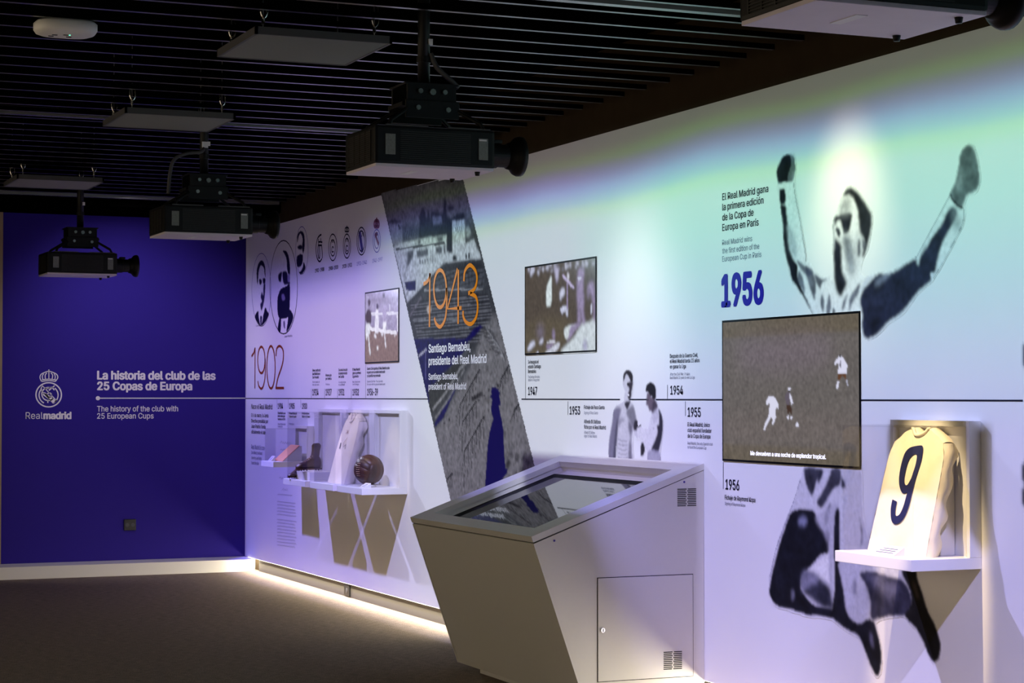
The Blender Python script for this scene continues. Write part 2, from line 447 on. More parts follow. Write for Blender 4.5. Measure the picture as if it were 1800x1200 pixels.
def ribbon(pts, w, closed=False):
    """2-D polyline -> ribbon quads (left, right points)"""
    P = [np.array(p, float) for p in pts]; n = len(P); L = []; R = []
    for i in range(n):
        a = P[(i - 1) % n] if (closed or i > 0) else P[i]; b = P[(i + 1) % n] if (closed or i < n - 1) else P[i]
        d = b - a; d = d / (np.linalg.norm(d) + 1e-9); nrm = np.array([-d[1], d[0]])
        L.append(P[i] + nrm * w / 2); R.append(P[i] - nrm * w / 2)
    return L, R


def catmull(pts, k=6, closed=True):
    P = [np.array(p, float) for p in pts]; n = len(P); out = []
    rng = range(n) if closed else range(n - 1)
    for i in rng:
        if closed: p0, p1, p2, p3 = P[i - 1], P[i], P[(i + 1) % n], P[(i + 2) % n]
        else: p0, p1, p2, p3 = P[max(i - 1, 0)], P[i], P[i + 1], P[min(i + 2, n - 1)]
        for t in np.arange(k) / k:
            out.append(.5 * ((2 * p1) + (-p0 + p2) * t + (2 * p0 - 5 * p1 + 4 * p2 - p3) * t * t + (-p0 + 3 * p1 - 3 * p2 + p3) * t ** 3))
    if not closed: out.append(P[-1])
    return out


def strokes(lst, w, m, parent, name, label=None, e=EPS, plane='x'):
    """lst of (photo-pixel polyline, closed, smooth)"""
    mb = MB()
    for (pts, closed, smooth) in lst:
        Q = [on_x(*p) if plane == 'x' else on_y(*p) for p in pts]
        if smooth: Q = catmull(Q, 6, closed)
        L, R = ribbon(Q, w, closed)
        n = len(L)
        if plane == 'x': vs = [wt(a[0], a[1], e) for a in L] + [wt(a[0], a[1], e) for a in R]
        else: vs = [(a[0], YB - e, a[1]) for a in L] + [(a[0], YB - e, a[1]) for a in R]
        mb.add(vs, [(i, (i + 1) % n, n + (i + 1) % n, n + i) for i in range(n if closed else n - 1)])
    o = mb.build(name, m, parent); T(o, label); return o


def ell(cx, cy, rx, ry, n=20, a0=0, a1=360):
    return [(cx + rx * math.cos(math.radians(a0 + (a1 - a0) * k / (n if a1 - a0 == 360 else n - 1))), cy + ry * math.sin(math.radians(a0 + (a1 - a0) * k / (n if a1 - a0 == 360 else n - 1)))) for k in range(n)]


def fr(x0, y0, s):
    def g(*p):
        if len(p) == 1 and isinstance(p[0], list): p = p[0]
        return [(x0 + a / s, y0 + b / s) for a, b in p]
    return g


class Raster:
    """a printed picture: tones laid out on the long wall in metres (Y, z) and carried by the vertices of a flat sheet"""
    def __init__(s, px_poly, base, step=.009, mask_poly=None):
        Q = [on_x(*p) for p in px_poly]; s.y0 = min(q[0] for q in Q); s.y1 = max(q[0] for q in Q); s.z0 = min(q[1] for q in Q); s.z1 = max(q[1] for q in Q)
        s.ny = max(3, int((s.y1 - s.y0) / step) + 1); s.nz = max(3, int((s.z1 - s.z0) / step) + 1)
        s.Y, s.Z = np.meshgrid(np.linspace(s.y0, s.y1, s.ny), np.linspace(s.z0, s.z1, s.nz)); s.step = step
        s.c = np.zeros((s.nz, s.ny, 3)); s.c[:] = lin(base); s.m = np.zeros((s.nz, s.ny))
    def inside(s, P):
        P = np.array(P); r = np.zeros(s.Y.shape, bool)
        for i in range(len(P)):
            (a, b), (c, d) = P[i - 1], P[i]
            if b == d: continue
            k = ((b > s.Z) != (d > s.Z)) & (s.Y < (c - a) * (s.Z - b) / (d - b) + a); r ^= k
        return r.astype(float)
    def blur(s, A, r):
        if r <= 0: return A
        k = np.exp(-.5 * (np.arange(-int(3 * r + 1), int(3 * r + 2)) / r) ** 2); k /= k.sum(); n = len(k) // 2
        B = np.pad(A, n, mode='edge'); C = sum(k[i] * B[i:i + A.shape[0], :] for i in range(len(k))); return sum(k[i] * C[:, i:i + A.shape[1]] for i in range(len(k)))
    def poly(s, pts, col, blur=.6, a=1.0, smooth=True, tomask=False):
        Q = [on_x(*p) for p in pts]
        if smooth: Q = catmull(Q, 5, True)
        K = s.blur(s.inside(Q), blur)
        if tomask: s.m = np.maximum(s.m, K)
        K = (K * a)[:, :, None]
        if col is not None: s.c = s.c * (1 - K) + np.array(lin(col)) * K
        return s
    def line(s, pts, col, w=.012, blur=.4, a=1.0, smooth=False):
        Q = [on_x(*p) for p in pts]
        if smooth: Q = catmull(Q, 5, False)
        L, R = ribbon(Q, w, False); K = np.clip(s.blur(s.inside([tuple(q) for q in L + R[::-1]]), blur), 0, 1)
        K = (K * a)[:, :, None]; s.c = s.c * (1 - K) + np.array(lin(col)) * K
    def grain(s, amt, r=.8, region=None):
        g = s.blur(RNG.randn(*s.Y.shape), r); g /= g.std() + 1e-9; g = 1 + g * amt
        if region is not None: g = 1 + (g - 1) * region
        s.c = np.clip(s.c * g[:, :, None], 0, 1)
    def build(s, name, m, parent=None, x=XW - EPS, usemask=True, thr=.04):
        keep = (s.m > thr) if usemask else np.ones(s.Y.shape, bool)
        vid = -np.ones(s.Y.shape, int); fs = []
        q = keep[:-1, :-1] | keep[1:, :-1] | keep[:-1, 1:] | keep[1:, 1:]
        I, J = np.nonzero(q); use = np.zeros(s.Y.shape, bool)
        for a, b in ((0, 0), (1, 0), (0, 1), (1, 1)): use[I + a, J + b] = True
        vid[use] = np.arange(use.sum())
        vs = np.stack([np.full(use.sum(), x), s.Y[use], s.Z[use]], 1)
        fs = np.stack([vid[I, J], vid[I + 1, J], vid[I + 1, J + 1], vid[I, J + 1]], 1)
        me = bpy.data.meshes.new(name); me.from_pydata(vs.tolist(), [], fs.tolist())
        at = me.color_attributes.new('tone', 'FLOAT_COLOR', 'POINT'); c4 = np.concatenate([s.c[use], np.ones((use.sum(), 1))], 1)
        at.data.foreach_set('color', c4.ravel().astype(np.float32)); me.update(); me.materials.append(m)
        o = bpy.data.objects.new(name, me); COL.objects.link(o)
        if parent: o.parent = parent
        return o


PAPER = (233, 233, 233)
# ---- the raised-arms figure
A_ = fr(1220, 240, 3.103); B_ = fr(1330, 800, 3.0)
r = Raster([(1345, 245), (1745, 245), (1745, 1200), (1345, 1200)], PAPER, .0062)
r.poly(A_([(452, 215), (452, 180), (470, 135), (490, 105), (515, 97), (540, 103), (550, 125), (555, 170), (548, 215), (545, 245), (547, 300), (560, 360), (575, 440), (595, 560), (608, 640), (612, 680), (640, 700), (655, 740), (690, 765), (740, 770), (768, 805), (765, 750), (765, 700), (760, 600), (765, 560), (757, 530), (760, 480), (770, 440), (785, 400), (815, 320), (835, 285), (855, 278), (880, 290), (920, 335), (950, 390), (968, 420), (970, 470), (960, 540), (945, 610), (920, 665), (910, 690), (905, 730), (920, 765), (945, 770), (990, 748), (1080, 740), (1205, 665), (1240, 610), (1300, 500), (1360, 390), (1400, 310), (1430, 240), (1445, 160), (1450, 110), (1470, 65), (1500, 45), (1525, 60), (1540, 110), (1555, 190), (1560, 240), (1545, 290), (1520, 310), (1490, 320), (1465, 385), (1475, 430), (1465, 480), (1440, 530), (1400, 610), (1350, 700), (1300, 780), (1220, 850), (1150, 950), (1120, 975), (1060, 1010), (1030, 1050), (990, 1085), (950, 1100), (925, 1085), (915, 1050), (915, 965), (652, 965), (640, 945), (580, 850), (545, 800), (525, 750), (510, 680), (495, 620), (490, 560), (487, 480), (478, 400), (470, 350), (458, 300), (455, 260)]), (226, 226, 228), .5, smooth=False, tomask=True)
DK = (22, 24, 34); MD = (110, 112, 122)
r.poly(A_([(452, 215), (452, 180), (470, 135), (490, 105), (520, 97), (545, 108), (553, 150), (552, 200), (535, 245), (490, 248), (462, 258)]), MD, .8)
r.poly(A_([(455, 215), (454, 180), (472, 138), (490, 108), (515, 98), (528, 110), (530, 160), (515, 205), (512, 240), (485, 245), (465, 250)]), DK, .7)
r.poly(A_([(468, 290), (495, 288), (500, 350), (490, 372), (470, 362)]), DK, .8)
r.poly(A_([(472, 378), (500, 376), (508, 430), (515, 500), (522, 600), (540, 660), (562, 700), (556, 740), (530, 740), (505, 665), (490, 580), (485, 480)]), DK, 1.0)
r.poly(A_([(510, 480), (540, 520), (560, 600), (555, 660), (535, 640), (520, 580)]), (180, 182, 188), 1.8)
r.poly(A_([(530, 690), (562, 700), (566, 760), (590, 830), (640, 940), (600, 880), (560, 815), (530, 770)]), DK, .8)
for q in ([(560, 670), (600, 700), (640, 720), (652, 745), (620, 760), (580, 720)], [(575, 730), (600, 790), (606, 850), (592, 835), (565, 780)], [(610, 715), (650, 745), (665, 800), (660, 890), (648, 870), (622, 790)], [(660, 750), (705, 780), (740, 768), (700, 800), (690, 830), (670, 800)], [(735, 860), (748, 900), (742, 965), (722, 965)], [(610, 880), (636, 940), (652, 966), (636, 956)], [(760, 930), (772, 950), (768, 968), (755, 966)], [(815, 895), (840, 860), (822, 930), (806, 958)], [(850, 880), (880, 830), (905, 800), (900, 850), (870, 900), (846, 952)], [(700, 860), (712, 905), (704, 960), (690, 905)]):
    r.poly(A_(q), (58, 62, 84), 1.0, .85)
r.poly(A_([(768, 440), (800, 422), (852, 414), (864, 432), (856, 480), (845, 520), (822, 532), (808, 500), (800, 462), (785, 458), (772, 485), (766, 470)]), DK, 1.0)
r.poly(A_([(772, 500), (790, 498), (800, 525), (796, 548), (784, 540)]), (50, 54, 62), .8)
r.poly(A_([(812, 540), (840, 530), (862, 570), (872, 640), (858, 700), (836, 680), (818, 620)]), (128, 132, 140), 2.2)
r.poly(A_([(765, 560), (785, 565), (806, 600), (808, 680), (812, 740), (835, 790), (825, 830), (800, 870), (782, 850), (768, 790), (762, 680)]), DK, 1.3)
r.poly(A_([(840, 600), (870, 650), (880, 720), (860, 760), (840, 720)]), (120, 124, 134), 2.4)
r.poly(A_([(792, 420), (800, 370), (825, 325), (850, 330), (856, 370), (848, 415)]), (140, 142, 146), 2.6, .8)
r.poly(A_([(870, 560), (900, 520), (925, 560), (915, 640), (900, 690), (870, 700)]), (176, 178, 184), 3, .7)
r.poly(A_([(815, 320), (835, 285), (858, 278), (885, 294), (922, 338), (952, 392), (970, 422), (971, 475), (957, 560), (940, 625), (920, 665), (922, 610), (925, 560), (905, 520), (898, 450), (890, 390), (868, 335), (845, 318)]), (28, 30, 36), 1.2)
r.poly(A_([(896, 570), (905, 560), (910, 610), (903, 655), (893, 640)]), (70, 72, 80), 1.0)
r.poly(A_([(920, 560), (934, 575), (930, 620), (920, 600)]), (90, 92, 100), 1.0)
r.poly(A_([(905, 900), (925, 830), (960, 790), (1000, 752), (1080, 742), (1205, 668), (1222, 705), (1240, 640), (1290, 560), (1350, 480), (1388, 400), (1420, 388), (1436, 420), (1400, 500), (1362, 565), (1335, 650), (1318, 730), (1296, 755), (1290, 790), (1220, 850), (1160, 930), (1110, 978), (1060, 1010), (1000, 1078), (950, 1100), (927, 1085), (918, 1040), (918, 960)]), (34, 36, 58), 1.0)
r.poly(A_([(940, 770), (990, 755), (960, 790), (925, 830), (900, 850)]), (200, 202, 214), 1.2, .8)
r.poly(A_([(985, 800), (1030, 760), (1080, 742), (1040, 780), (1000, 820)]), (150, 154, 176), 1.6, .7)
r.poly(A_([(1215, 700), (1260, 600), (1300, 520), (1330, 470), (1290, 560), (1240, 650)]), (214, 216, 220), 1.1)
r.poly(A_([(1292, 740), (1304, 745), (1300, 772), (1294, 762)]), (220, 222, 230), .8)
r.poly(A_([(1398, 318), (1430, 240), (1445, 160), (1450, 110), (1470, 65), (1500, 45), (1528, 62), (1543, 115), (1556, 190), (1560, 240), (1543, 292), (1490, 322), (1462, 388), (1430, 378)]), (96, 100, 104), 1.0)
r.poly(A_([(1440, 190), (1462, 170), (1468, 240), (1450, 300), (1436, 290)]), (150, 152, 156), 2.0, .7)
r.line(A_([(1400, 310), (1410, 340), (1440, 375), (1468, 388)]), DK, .01, .6)
r.line(A_([(547, 250), (549, 300), (560, 360), (576, 440), (596, 560), (609, 640), (613, 684)]), (90, 96, 106), .006, .5, .8, True)
r.line(A_([(1396, 322), (1360, 390), (1300, 500), (1240, 612), (1208, 664)]), (110, 116, 124), .006, .5, .8, True)
r.line(A_([(1470, 390), (1474, 432), (1464, 482), (1440, 532), (1400, 612), (1352, 700), (1304, 778)]), (110, 116, 124), .006, .5, .8, True)
r.poly(A_([(1400, 400), (1432, 395), (1462, 480), (1440, 520), (1415, 500)]), (130, 134, 140), 2, .6)
r.poly(A_([(757, 480), (770, 440), (766, 520), (768, 600), (762, 600)]), (120, 124, 130), .8, .7)
# lower half
r.poly(B_([(250, 60), (235, 120), (215, 200), (190, 270), (160, 330), (120, 440), (90, 560), (65, 650), (68, 730), (90, 780), (120, 800), (180, 815), (260, 840), (330, 850), (400, 860), (450, 900), (490, 930), (525, 945), (550, 975), (575, 1030), (590, 1080), (610, 1130), (635, 1165), (650, 1150), (658, 1090), (655, 1020), (640, 950), (625, 880), (650, 860), (700, 848), (780, 840), (800, 870), (840, 910), (870, 960), (890, 1010), (910, 1060), (935, 1090), (960, 1075), (970, 1030), (968, 980), (950, 920), (930, 870), (900, 810), (880, 740), (850, 660), (840, 600), (700, 560), (600, 480), (560, 330), (552, 60)]), (208, 208, 214), .5, smooth=False, tomask=True)
r.poly(B_([(380, 515), (290, 590), (262, 615), (320, 640), (388, 672)]), PAPER, .8, smooth=False)
r.poly(B_([(590, 600), (760, 560), (770, 612), (745, 650), (700, 635), (640, 615), (545, 605)]), PAPER, .8, smooth=False)
r.poly(B_([(195, 292), (250, 281), (300, 293), (322, 340), (352, 392), (380, 432), (380, 512), (340, 525), (300, 572), (262, 610), (240, 640), (236, 700), (262, 745), (310, 790), (400, 812), (402, 858), (330, 848), (260, 838), (182, 813), (120, 798), (90, 775), (69, 730), (70, 690), (92, 580), (122, 470), (150, 380), (172, 320)]), (16, 18, 28), .8)
r.poly(B_([(240, 615), (300, 620), (350, 660), (388, 700), (400, 760), (402, 815), (340, 800), (280, 750), (236, 700)]), (44, 46, 60), 1.8)
r.poly(B_([(248, 620), (290, 612), (330, 645), (300, 680), (262, 700), (240, 720)]), (150, 150, 170), 2.0, .7)
r.poly(B_([(222, 335), (250, 322), (268, 345), (250, 372), (226, 365)]), (130, 134, 160), 1.6, .8)
r.poly(B_([(184, 720), (196, 715), (200, 745), (188, 765)]), (140, 142, 160), 1.4, .8)
for q in ([(255, 66), (335, 70), (345, 100), (318, 140), (298, 205), (288, 212), (268, 170), (255, 120)], [(398, 68), (442, 72), (442, 150), (404, 180), (372, 240), (342, 278), (318, 245), (340, 205), (368, 150), (385, 110)], [(368, 290), (392, 255), (384, 330), (366, 372), (358, 330)], [(340, 75), (352, 90), (330, 150), (322, 120)], [(446, 110), (462, 130), (470, 165), (450, 170)], [(350, 420), (380, 380), (385, 450), (368, 440)]):
    r.poly(B_(q), (30, 32, 50), 1.0, .95)
r.poly(B_([(310, 330), (350, 300), (395, 260), (430, 250), (430, 300), (405, 420), (402, 560), (398, 640), (404, 780), (385, 640), (382, 500), (360, 420)]), (178, 178, 190), 1.5, .7)
r.poly(B_([(415, 300), (438, 298), (440, 560), (455, 640), (470, 720), (482, 800), (500, 850), (545, 882), (590, 862), (622, 880), (642, 948), (657, 1020), (659, 1090), (650, 1150), (635, 1165), (612, 1130), (590, 1080), (552, 975), (524, 943), (470, 915), (402, 858), (400, 800), (412, 700), (410, 560), (408, 400)]), (20, 21, 30), .9)
r.poly(B_([(440, 560), (545, 560), (540, 640), (530, 720), (575, 680), (596, 760), (592, 830), (545, 882), (500, 862), (474, 812), (462, 720), (446, 640)]), (196, 196, 206), 1.0)
r.poly(B_([(520, 640), (530, 700), (525, 730), (505, 720)]), (90, 90, 106), 1.4, .7)
r.poly(B_([(545, 625), (600, 612), (700, 640), (760, 650), (800, 700), (822, 780), (800, 842), (700, 848), (640, 862), (606, 860), (600, 760), (580, 690)]), (52, 52, 70), 1.0)
r.poly(B_([(560, 625), (640, 622), (700, 650), (740, 720), (700, 760), (650, 700), (600, 650)]), (120, 120, 142), 3, .7)
r.poly(B_([(580, 690), (640, 720), (700, 800), (640, 860), (606, 860), (598, 760)]), (40, 40, 54), 2.4, .7)
r.poly(B_([(765, 606), (838, 606), (852, 660), (880, 735), (902, 812), (932, 872), (952, 922), (970, 985), (971, 1035), (958, 1078), (936, 1090), (910, 1060), (880, 985), (840, 912), (800, 872), (782, 840), (812, 790), (812, 730), (790, 670)]), (18, 17, 18), .8)
r.poly(B_([(820, 660), (838, 680), (856, 740), (846, 745)]), (70, 62, 56), 1.2, .7)
r.poly(B_([(598, 930), (612, 960), (622, 1020), (610, 1010), (598, 970)]), (110, 110, 140), 1.2, .7)
r.line(B_([(232, 130), (190, 260), (140, 390), (100, 500), (72, 640)]), (120, 120, 140), .006, .5, .8)
r.poly(B_([(545, 330), (558, 380), (562, 450), (548, 480), (552, 420)]), (60, 64, 86), 1.0, .8)
dark = 1 - np.clip(r.c.mean(2) / .55, 0, 1)
r.grain(.22, 4.0, dark); r.grain(.16, 1.6, dark); r.grain(.04, .8)
r.build('figure_print', M['print'], wall_right)['label'] = 'printed cut-out of a player leaping with both arms raised'

# ---- the two players
C_ = fr(1055, 640, 6.857)
r = Raster([(1060, 640), (1180, 640), (1180, 830), (1060, 830)], PAPER, .0055)
L1 = [(330, 68), (370, 85), (390, 130), (398, 170), (395, 240), (380, 320), (375, 400), (365, 450), (400, 490), (430, 620), (440, 680), (450, 780), (462, 870), (450, 900), (420, 850), (400, 800), (388, 900), (404, 1260), (345, 1260), (200, 1260), (205, 900), (185, 960), (175, 1260), (115, 1260), (105, 980), (120, 860), (150, 680), (170, 560), (200, 500), (270, 460), (290, 440), (300, 330), (275, 240), (280, 140), (300, 90)]
L2 = [(600, 218), (640, 230), (670, 280), (670, 420), (690, 520), (730, 580), (757, 680), (755, 800), (735, 950), (715, 1080), (740, 1260), (580, 1260), (575, 1050), (530, 980), (510, 920), (460, 880), (440, 800), (490, 740), (520, 770), (580, 780), (600, 680), (625, 600), (620, 560), (595, 560), (575, 500), (560, 490), (555, 430), (570, 360), (552, 320), (560, 260)]
r.poly(C_(L1), (206, 204, 210), .5, smooth=False, tomask=True); r.poly(C_(L2), (222, 220, 224), .5, smooth=False, tomask=True)
r.poly(C_([(165, 545), (250, 530), (240, 620), (215, 760), (205, 880), (178, 1260), (115, 1260), (105, 980), (148, 700)]), (124, 120, 138), 1.4)
r.poly(C_([(210, 640), (215, 760), (205, 880), (178, 1260), (150, 1260), (180, 860)]), (60, 58, 74), 1.4, .8)
r.poly(C_([(330, 68), (370, 85), (395, 130), (399, 185), (388, 225), (368, 215), (352, 160), (318, 120), (294, 180), (282, 210), (282, 130), (300, 90)]), (38, 32, 36), .7)
r.poly(C_([(352, 215), (396, 215), (382, 330), (374, 400), (352, 440), (334, 380), (345, 330), (352, 290), (326, 245)]), (52, 44, 52), .9)
r.poly(C_([(326, 230), (348, 225), (345, 260), (330, 260)]), (30, 26, 30), .6)
r.poly(C_([(330, 355), (355, 365), (350, 385), (333, 375)]), (230, 228, 230), .4)
r.poly(C_([(298, 462), (365, 440), (352, 500), (330, 545), (306, 510)]), (46, 42, 52), .9)
r.poly(C_([(320, 560), (400, 500), (430, 620), (440, 700), (400, 760), (370, 700), (335, 640)]), (104, 102, 112), 1.5, .85)
r.poly(C_([(350, 680), (395, 760), (376, 900), (390, 1260), (345, 1260), (346, 1000), (364, 880), (340, 760)]), (84, 80, 96), 1.6, .85)
r.poly(C_([(220, 680), (260, 640), (300, 680), (260, 700), (225, 760)]), (130, 126, 142), 1.4, .7)
for k in range(5):
    r.line(C_([(215, 900 + 55 * k), (270, 925 + 55 * k), (330, 930 + 50 * k)]), (120, 116, 132), .006, .8, .7)
r.poly(C_([(410, 700), (440, 668), (478, 690), (492, 745), (452, 762), (440, 795), (405, 785)]), (46, 42, 50), .9)
r.poly(C_([(600, 218), (640, 230), (670, 280), (674, 400), (650, 445), (622, 425), (625, 380), (600, 402), (580, 332), (553, 330), (560, 260)]), (24, 20, 24), .7)
r.poly(C_([(575, 335), (622, 400), (668, 440), (692, 520), (640, 590), (620, 560), (597, 560), (577, 500), (558, 490), (558, 430)]), (104, 90, 100), 1.0)
r.poly(C_([(640, 450), (668, 440), (692, 520), (640, 590), (625, 540)]), (60, 52, 62), 1.4, .85)
r.line(C_([(558, 425), (585, 430)]), (20, 18, 22), .008, .5)
r.poly(C_([(705, 535), (742, 602), (758, 700), (752, 850), (722, 1000), (700, 1062), (650, 1052), (620, 1020), (680, 870), (692, 780), (640, 775), (645, 762), (682, 770), (690, 735), (712, 720), (712, 640)]), (44, 40, 52), 1.0)
r.poly(C_([(580, 1050), (715, 1060), (738, 1260), (580, 1260)]), (150, 146, 164), 1.0, .8)
r.poly(C_([(630, 600), (690, 530), (705, 600), (690, 680), (640, 700)]), (190, 186, 196), 1.4, .7)
r.poly(C_([(500, 945), (520, 942), (542, 1020), (526, 1090), (492, 1102), (490, 1000)]), (40, 36, 42), .8, tomask=True)
r.grain(.03, .8)
r.build('figure_print', M['print'], wall_right)['label'] = 'printed cut-out of two players, one looking at the other\'s arm'

# ---- the oblique stadium picture
E_ = fr(660, 330, 4.445); G_ = fr(710, 560, 3.75)
SHP = [(671, 346), (812.5, 319), (1010, 1120), (848, 1120)]
r = Raster([(664, 318), (1012, 318), (1012, 1120), (664, 1120)], (78, 78, 80), .0095)
r.poly([(670.5, 340), (812, 310), (939, 819), (1000, 1064), (1000, 1130), (850, 1130), (834, 1063), (793, 879)], None, 0, smooth=False, tomask=True)
r.m = (r.m > .5).astype(float)
r.poly(E_([(40, -20), (700, -60), (790, 280), (100, 300)]), (118, 118, 120), 2.0, smooth=False)      # sky
r.poly(E_([(105, 255), (150, 240), (205, 268), (215, 440), (130, 460)]), (150, 150, 156), .8, smooth=False)
r.poly(E_([(95, 262), (150, 240), (205, 262), (200, 275), (100, 285)]), (70, 70, 76), .8, smooth=False)
for k in range(3): r.poly(E_([(178 + 10 * k, 290), (183 + 10 * k, 288), (185 + 10 * k, 325), (180 + 10 * k, 325)]), DK, .4, smooth=False)
r.poly(E_([(212, 330), (330, 300), (345, 400), (215, 430)]), (96, 96, 106), 1.0, smooth=False)
for k in range(8): r.line(E_([(225 + 14 * k, 345 - 4 * k), (228 + 14 * k, 400 - 4 * k)]), (40, 40, 52), .008, .4)
for q in ([(340, 400), (345, 240), (352, 190), (375, 150), (392, 190), (400, 240), (412, 165), (425, 215), (440, 290), (480, 350), (420, 400), (370, 410)], [(430, 260), (440, 180), (520, 195), (530, 150), (535, 90), (548, 82), (556, 120), (560, 210), (600, 260), (560, 300), (555, 380), (480, 370), (440, 320)], [(560, 140), (600, 138), (622, 165), (590, 180), (565, 170)]):
    r.poly(E_(q), (42, 44, 54), 1.2)
r.poly(E_([(445, 225), (520, 225), (522, 275), (450, 285)]), (120, 122, 134), 1.0, smooth=False)
r.poly(E_([(560, 270), (640, 200), (690, 185), (705, 245), (600, 262)]), (44, 46, 54), .8, smooth=False)
r.poly(E_([(555, 265), (602, 258), (602, 505), (556, 505)]), (36, 38, 52), .8, smooth=False)
r.poly(E_([(600, 260), (700, 248), (708, 510), (600, 520)]), (206, 208, 212), .7, smooth=False)
for k in range(4): r.line(E_([(625 + 16 * k, 308), (630 + 16 * k, 345)]), (80, 82, 90), .009, .4)
r.poly(E_([(700, 190), (760, 330), (770, 400), (704, 410)]), (84, 84, 92), 1.4, smooth=False)
r.poly(E_([(712, 300), (740, 330), (738, 380), (715, 390)]), (170, 172, 178), 1.0)
r.poly(E_([(140, 460), (215, 425), (340, 400), (555, 370), (556, 505), (602, 510), (770, 400), (830, 560), (545, 590), (440, 690), (250, 900)]), (206, 208, 212), .8, smooth=False)
r.line(E_([(160, 482), (300, 462), (545, 430)]), (60, 60, 68), .014, .5)
for q in ([(318, 490), (410, 470), (412, 530), (330, 545)], [(470, 466), (520, 458), (520, 510), (470, 512)], [(248, 500), (300, 490), (285, 560), (262, 600), (246, 640)], [(334, 400), (356, 395), (350, 440), (334, 445)], [(478, 380), (530, 372), (528, 415), (490, 425)], [(532, 440), (548, 438), (546, 520), (534, 525)]):
    r.poly(E_(q), (58, 60, 70), .9, .9, smooth=False)
for k in range(7): r.poly(E_([(345 + 20 * k, 560 - 2 * k), (352 + 20 * k, 558 - 2 * k), (352 + 20 * k, 600 - 3 * k), (346 + 20 * k, 602 - 3 * k)]), (96, 96, 106), .5, .9, smooth=False)
for k in range(6): r.line(E_([(240 + 52 * k, 470 - 8 * k), (242 + 52 * k, 630 - 16 * k)]), (90, 92, 102), .009, .5, .8)
for k in range(12): r.line(E_([(360 + 14 * k, 395 - 3 * k), (361 + 14 * k, 448 - 4 * k)]), (150, 152, 160), .006, .4, .8)
r.poly(E_([(606, 530), (632, 528), (634, 572), (606, 576)]), (36, 38, 48), .8, smooth=False)
r.poly(E_([(702, 515), (714, 513), (716, 560), (704, 562)]), (30, 32, 40), .6, smooth=False); r.poly(E_([(724, 512), (736, 510), (738, 558), (726, 560)]), (30, 32, 40), .6, smooth=False)
# the stands
r.poly(E_([(540, 592), (620, 580), (830, 558), (1000, 1100), (980, 1290), (600, 1230), (300, 1210), (250, 905), (330, 830), (440, 700)]), (66, 66, 70), .9, smooth=False)
r.poly(E_([(545, 600), (820, 565), (850, 700), (560, 740), (470, 690)]), (52, 52, 58), 1.5, smooth=False)
for k in range(26):
    r.line(E_([(270 + 3 * k, 905 + 13 * k), (560, 860 + 14.6 * k), (880 + 3 * k, 830 + 14 * k)]), (118, 116, 120) if k % 2 else (40, 40, 46), .011, .4, .8)
for k in range(10): r.line(E_([(380 + 10 * k, 800 - 16 * k), (700, 790 - 16 * k), (850, 780 - 16 * k)]), (88, 88, 94), .008, .4, .8)
r.line(E_([(380, 800), (840, 790)]), (170, 168, 170), .012, .5, .8); r.line(E_([(290, 1035), (640, 1030)]), (150, 150, 152), .014, .5, .7)
r.line(E_([(250, 905), (330, 830), (440, 700), (540, 592)]), (30, 30, 36), .02, 1, .7)
r.line(E_([(270, 1000), (360, 850)]), (120, 112, 120), .02, .6, .8)
r.poly(E_([(400, 940), (425, 915), (440, 950), (415, 985)]), (216, 200, 190), .7)
BLU = (17, 7, 84)
r.poly(E_([(228, 733), (316, 726), (312, 806), (242, 800)]), BLU, .5, smooth=False)
# the lower half: pitch edge, paths, slope
r.poly(G_([(600, -40), (1020, 1000), (1020, 2100), (430, 2100), (210, 720), (260, 650), (420, 360), (480, 200), (520, 80)]), (128, 124, 124), 2, smooth=False)
r.poly(G_([(60, 130), (350, 128), (420, 130), (410, 200), (300, 330), (200, 470), (160, 560), (150, 540), (100, 260)]), BLU, .6, smooth=False)
r.poly(G_([(415, 125), (450, 75), (500, 40), (522, 52), (490, 90), (450, 132), (405, 165), (390, 150)]), BLU, .6, smooth=False)
r.poly(G_([(160, 470), (260, 360), (340, 290), (400, 290), (350, 400), (270, 520), (185, 640), (172, 600)]), (58, 58, 56), 1, smooth=False)
r.poly(G_([(330, 455), (350, 450), (300, 560), (262, 655), (206, 715), (200, 690), (250, 600), (290, 530)]), BLU, .6, smooth=False)
r.line(G_([(190, 600), (290, 470), (370, 330), (410, 290)]), (150, 148, 146), .02, .6); r.line(G_([(205, 660), (300, 520), (400, 330)]), (140, 138, 136), .016, .6)
r.line(G_([(100, 245), (150, 200)]), (190, 186, 200), .016, .5); r.line(G_([(145, 200), (145, 400)]), (120, 112, 170), .009, .5)
for k in range(13):
    r.line(G_([(500 + 9 * k, 70 + 14 * k), (545 + 9 * k, 60 + 14 * k), (590 + 7 * k, 90 + 16 * k)]), (60, 58, 62), .010, .5, .7)
    r.line(G_([(540 + 8 * k, 50 + 12 * k), (560 + 9 * k, 120 + 14 * k)]), (170, 168, 168), .007, .4, .6)
for x, y in ((265, 690), (300, 665), (345, 640), (455, 525), (470, 522), (485, 512), (500, 500), (530, 505), (495, 535), (620, 440), (560, 470), (540, 215), (570, 205), (590, 198), (430, 565)):
    r.poly(G_(ell(x, y, 7, 7, 8)), (34, 32, 36), .6)
r.line(G_([(445, 530), (520, 490)]), (34, 32, 36), .03, .6, .8)
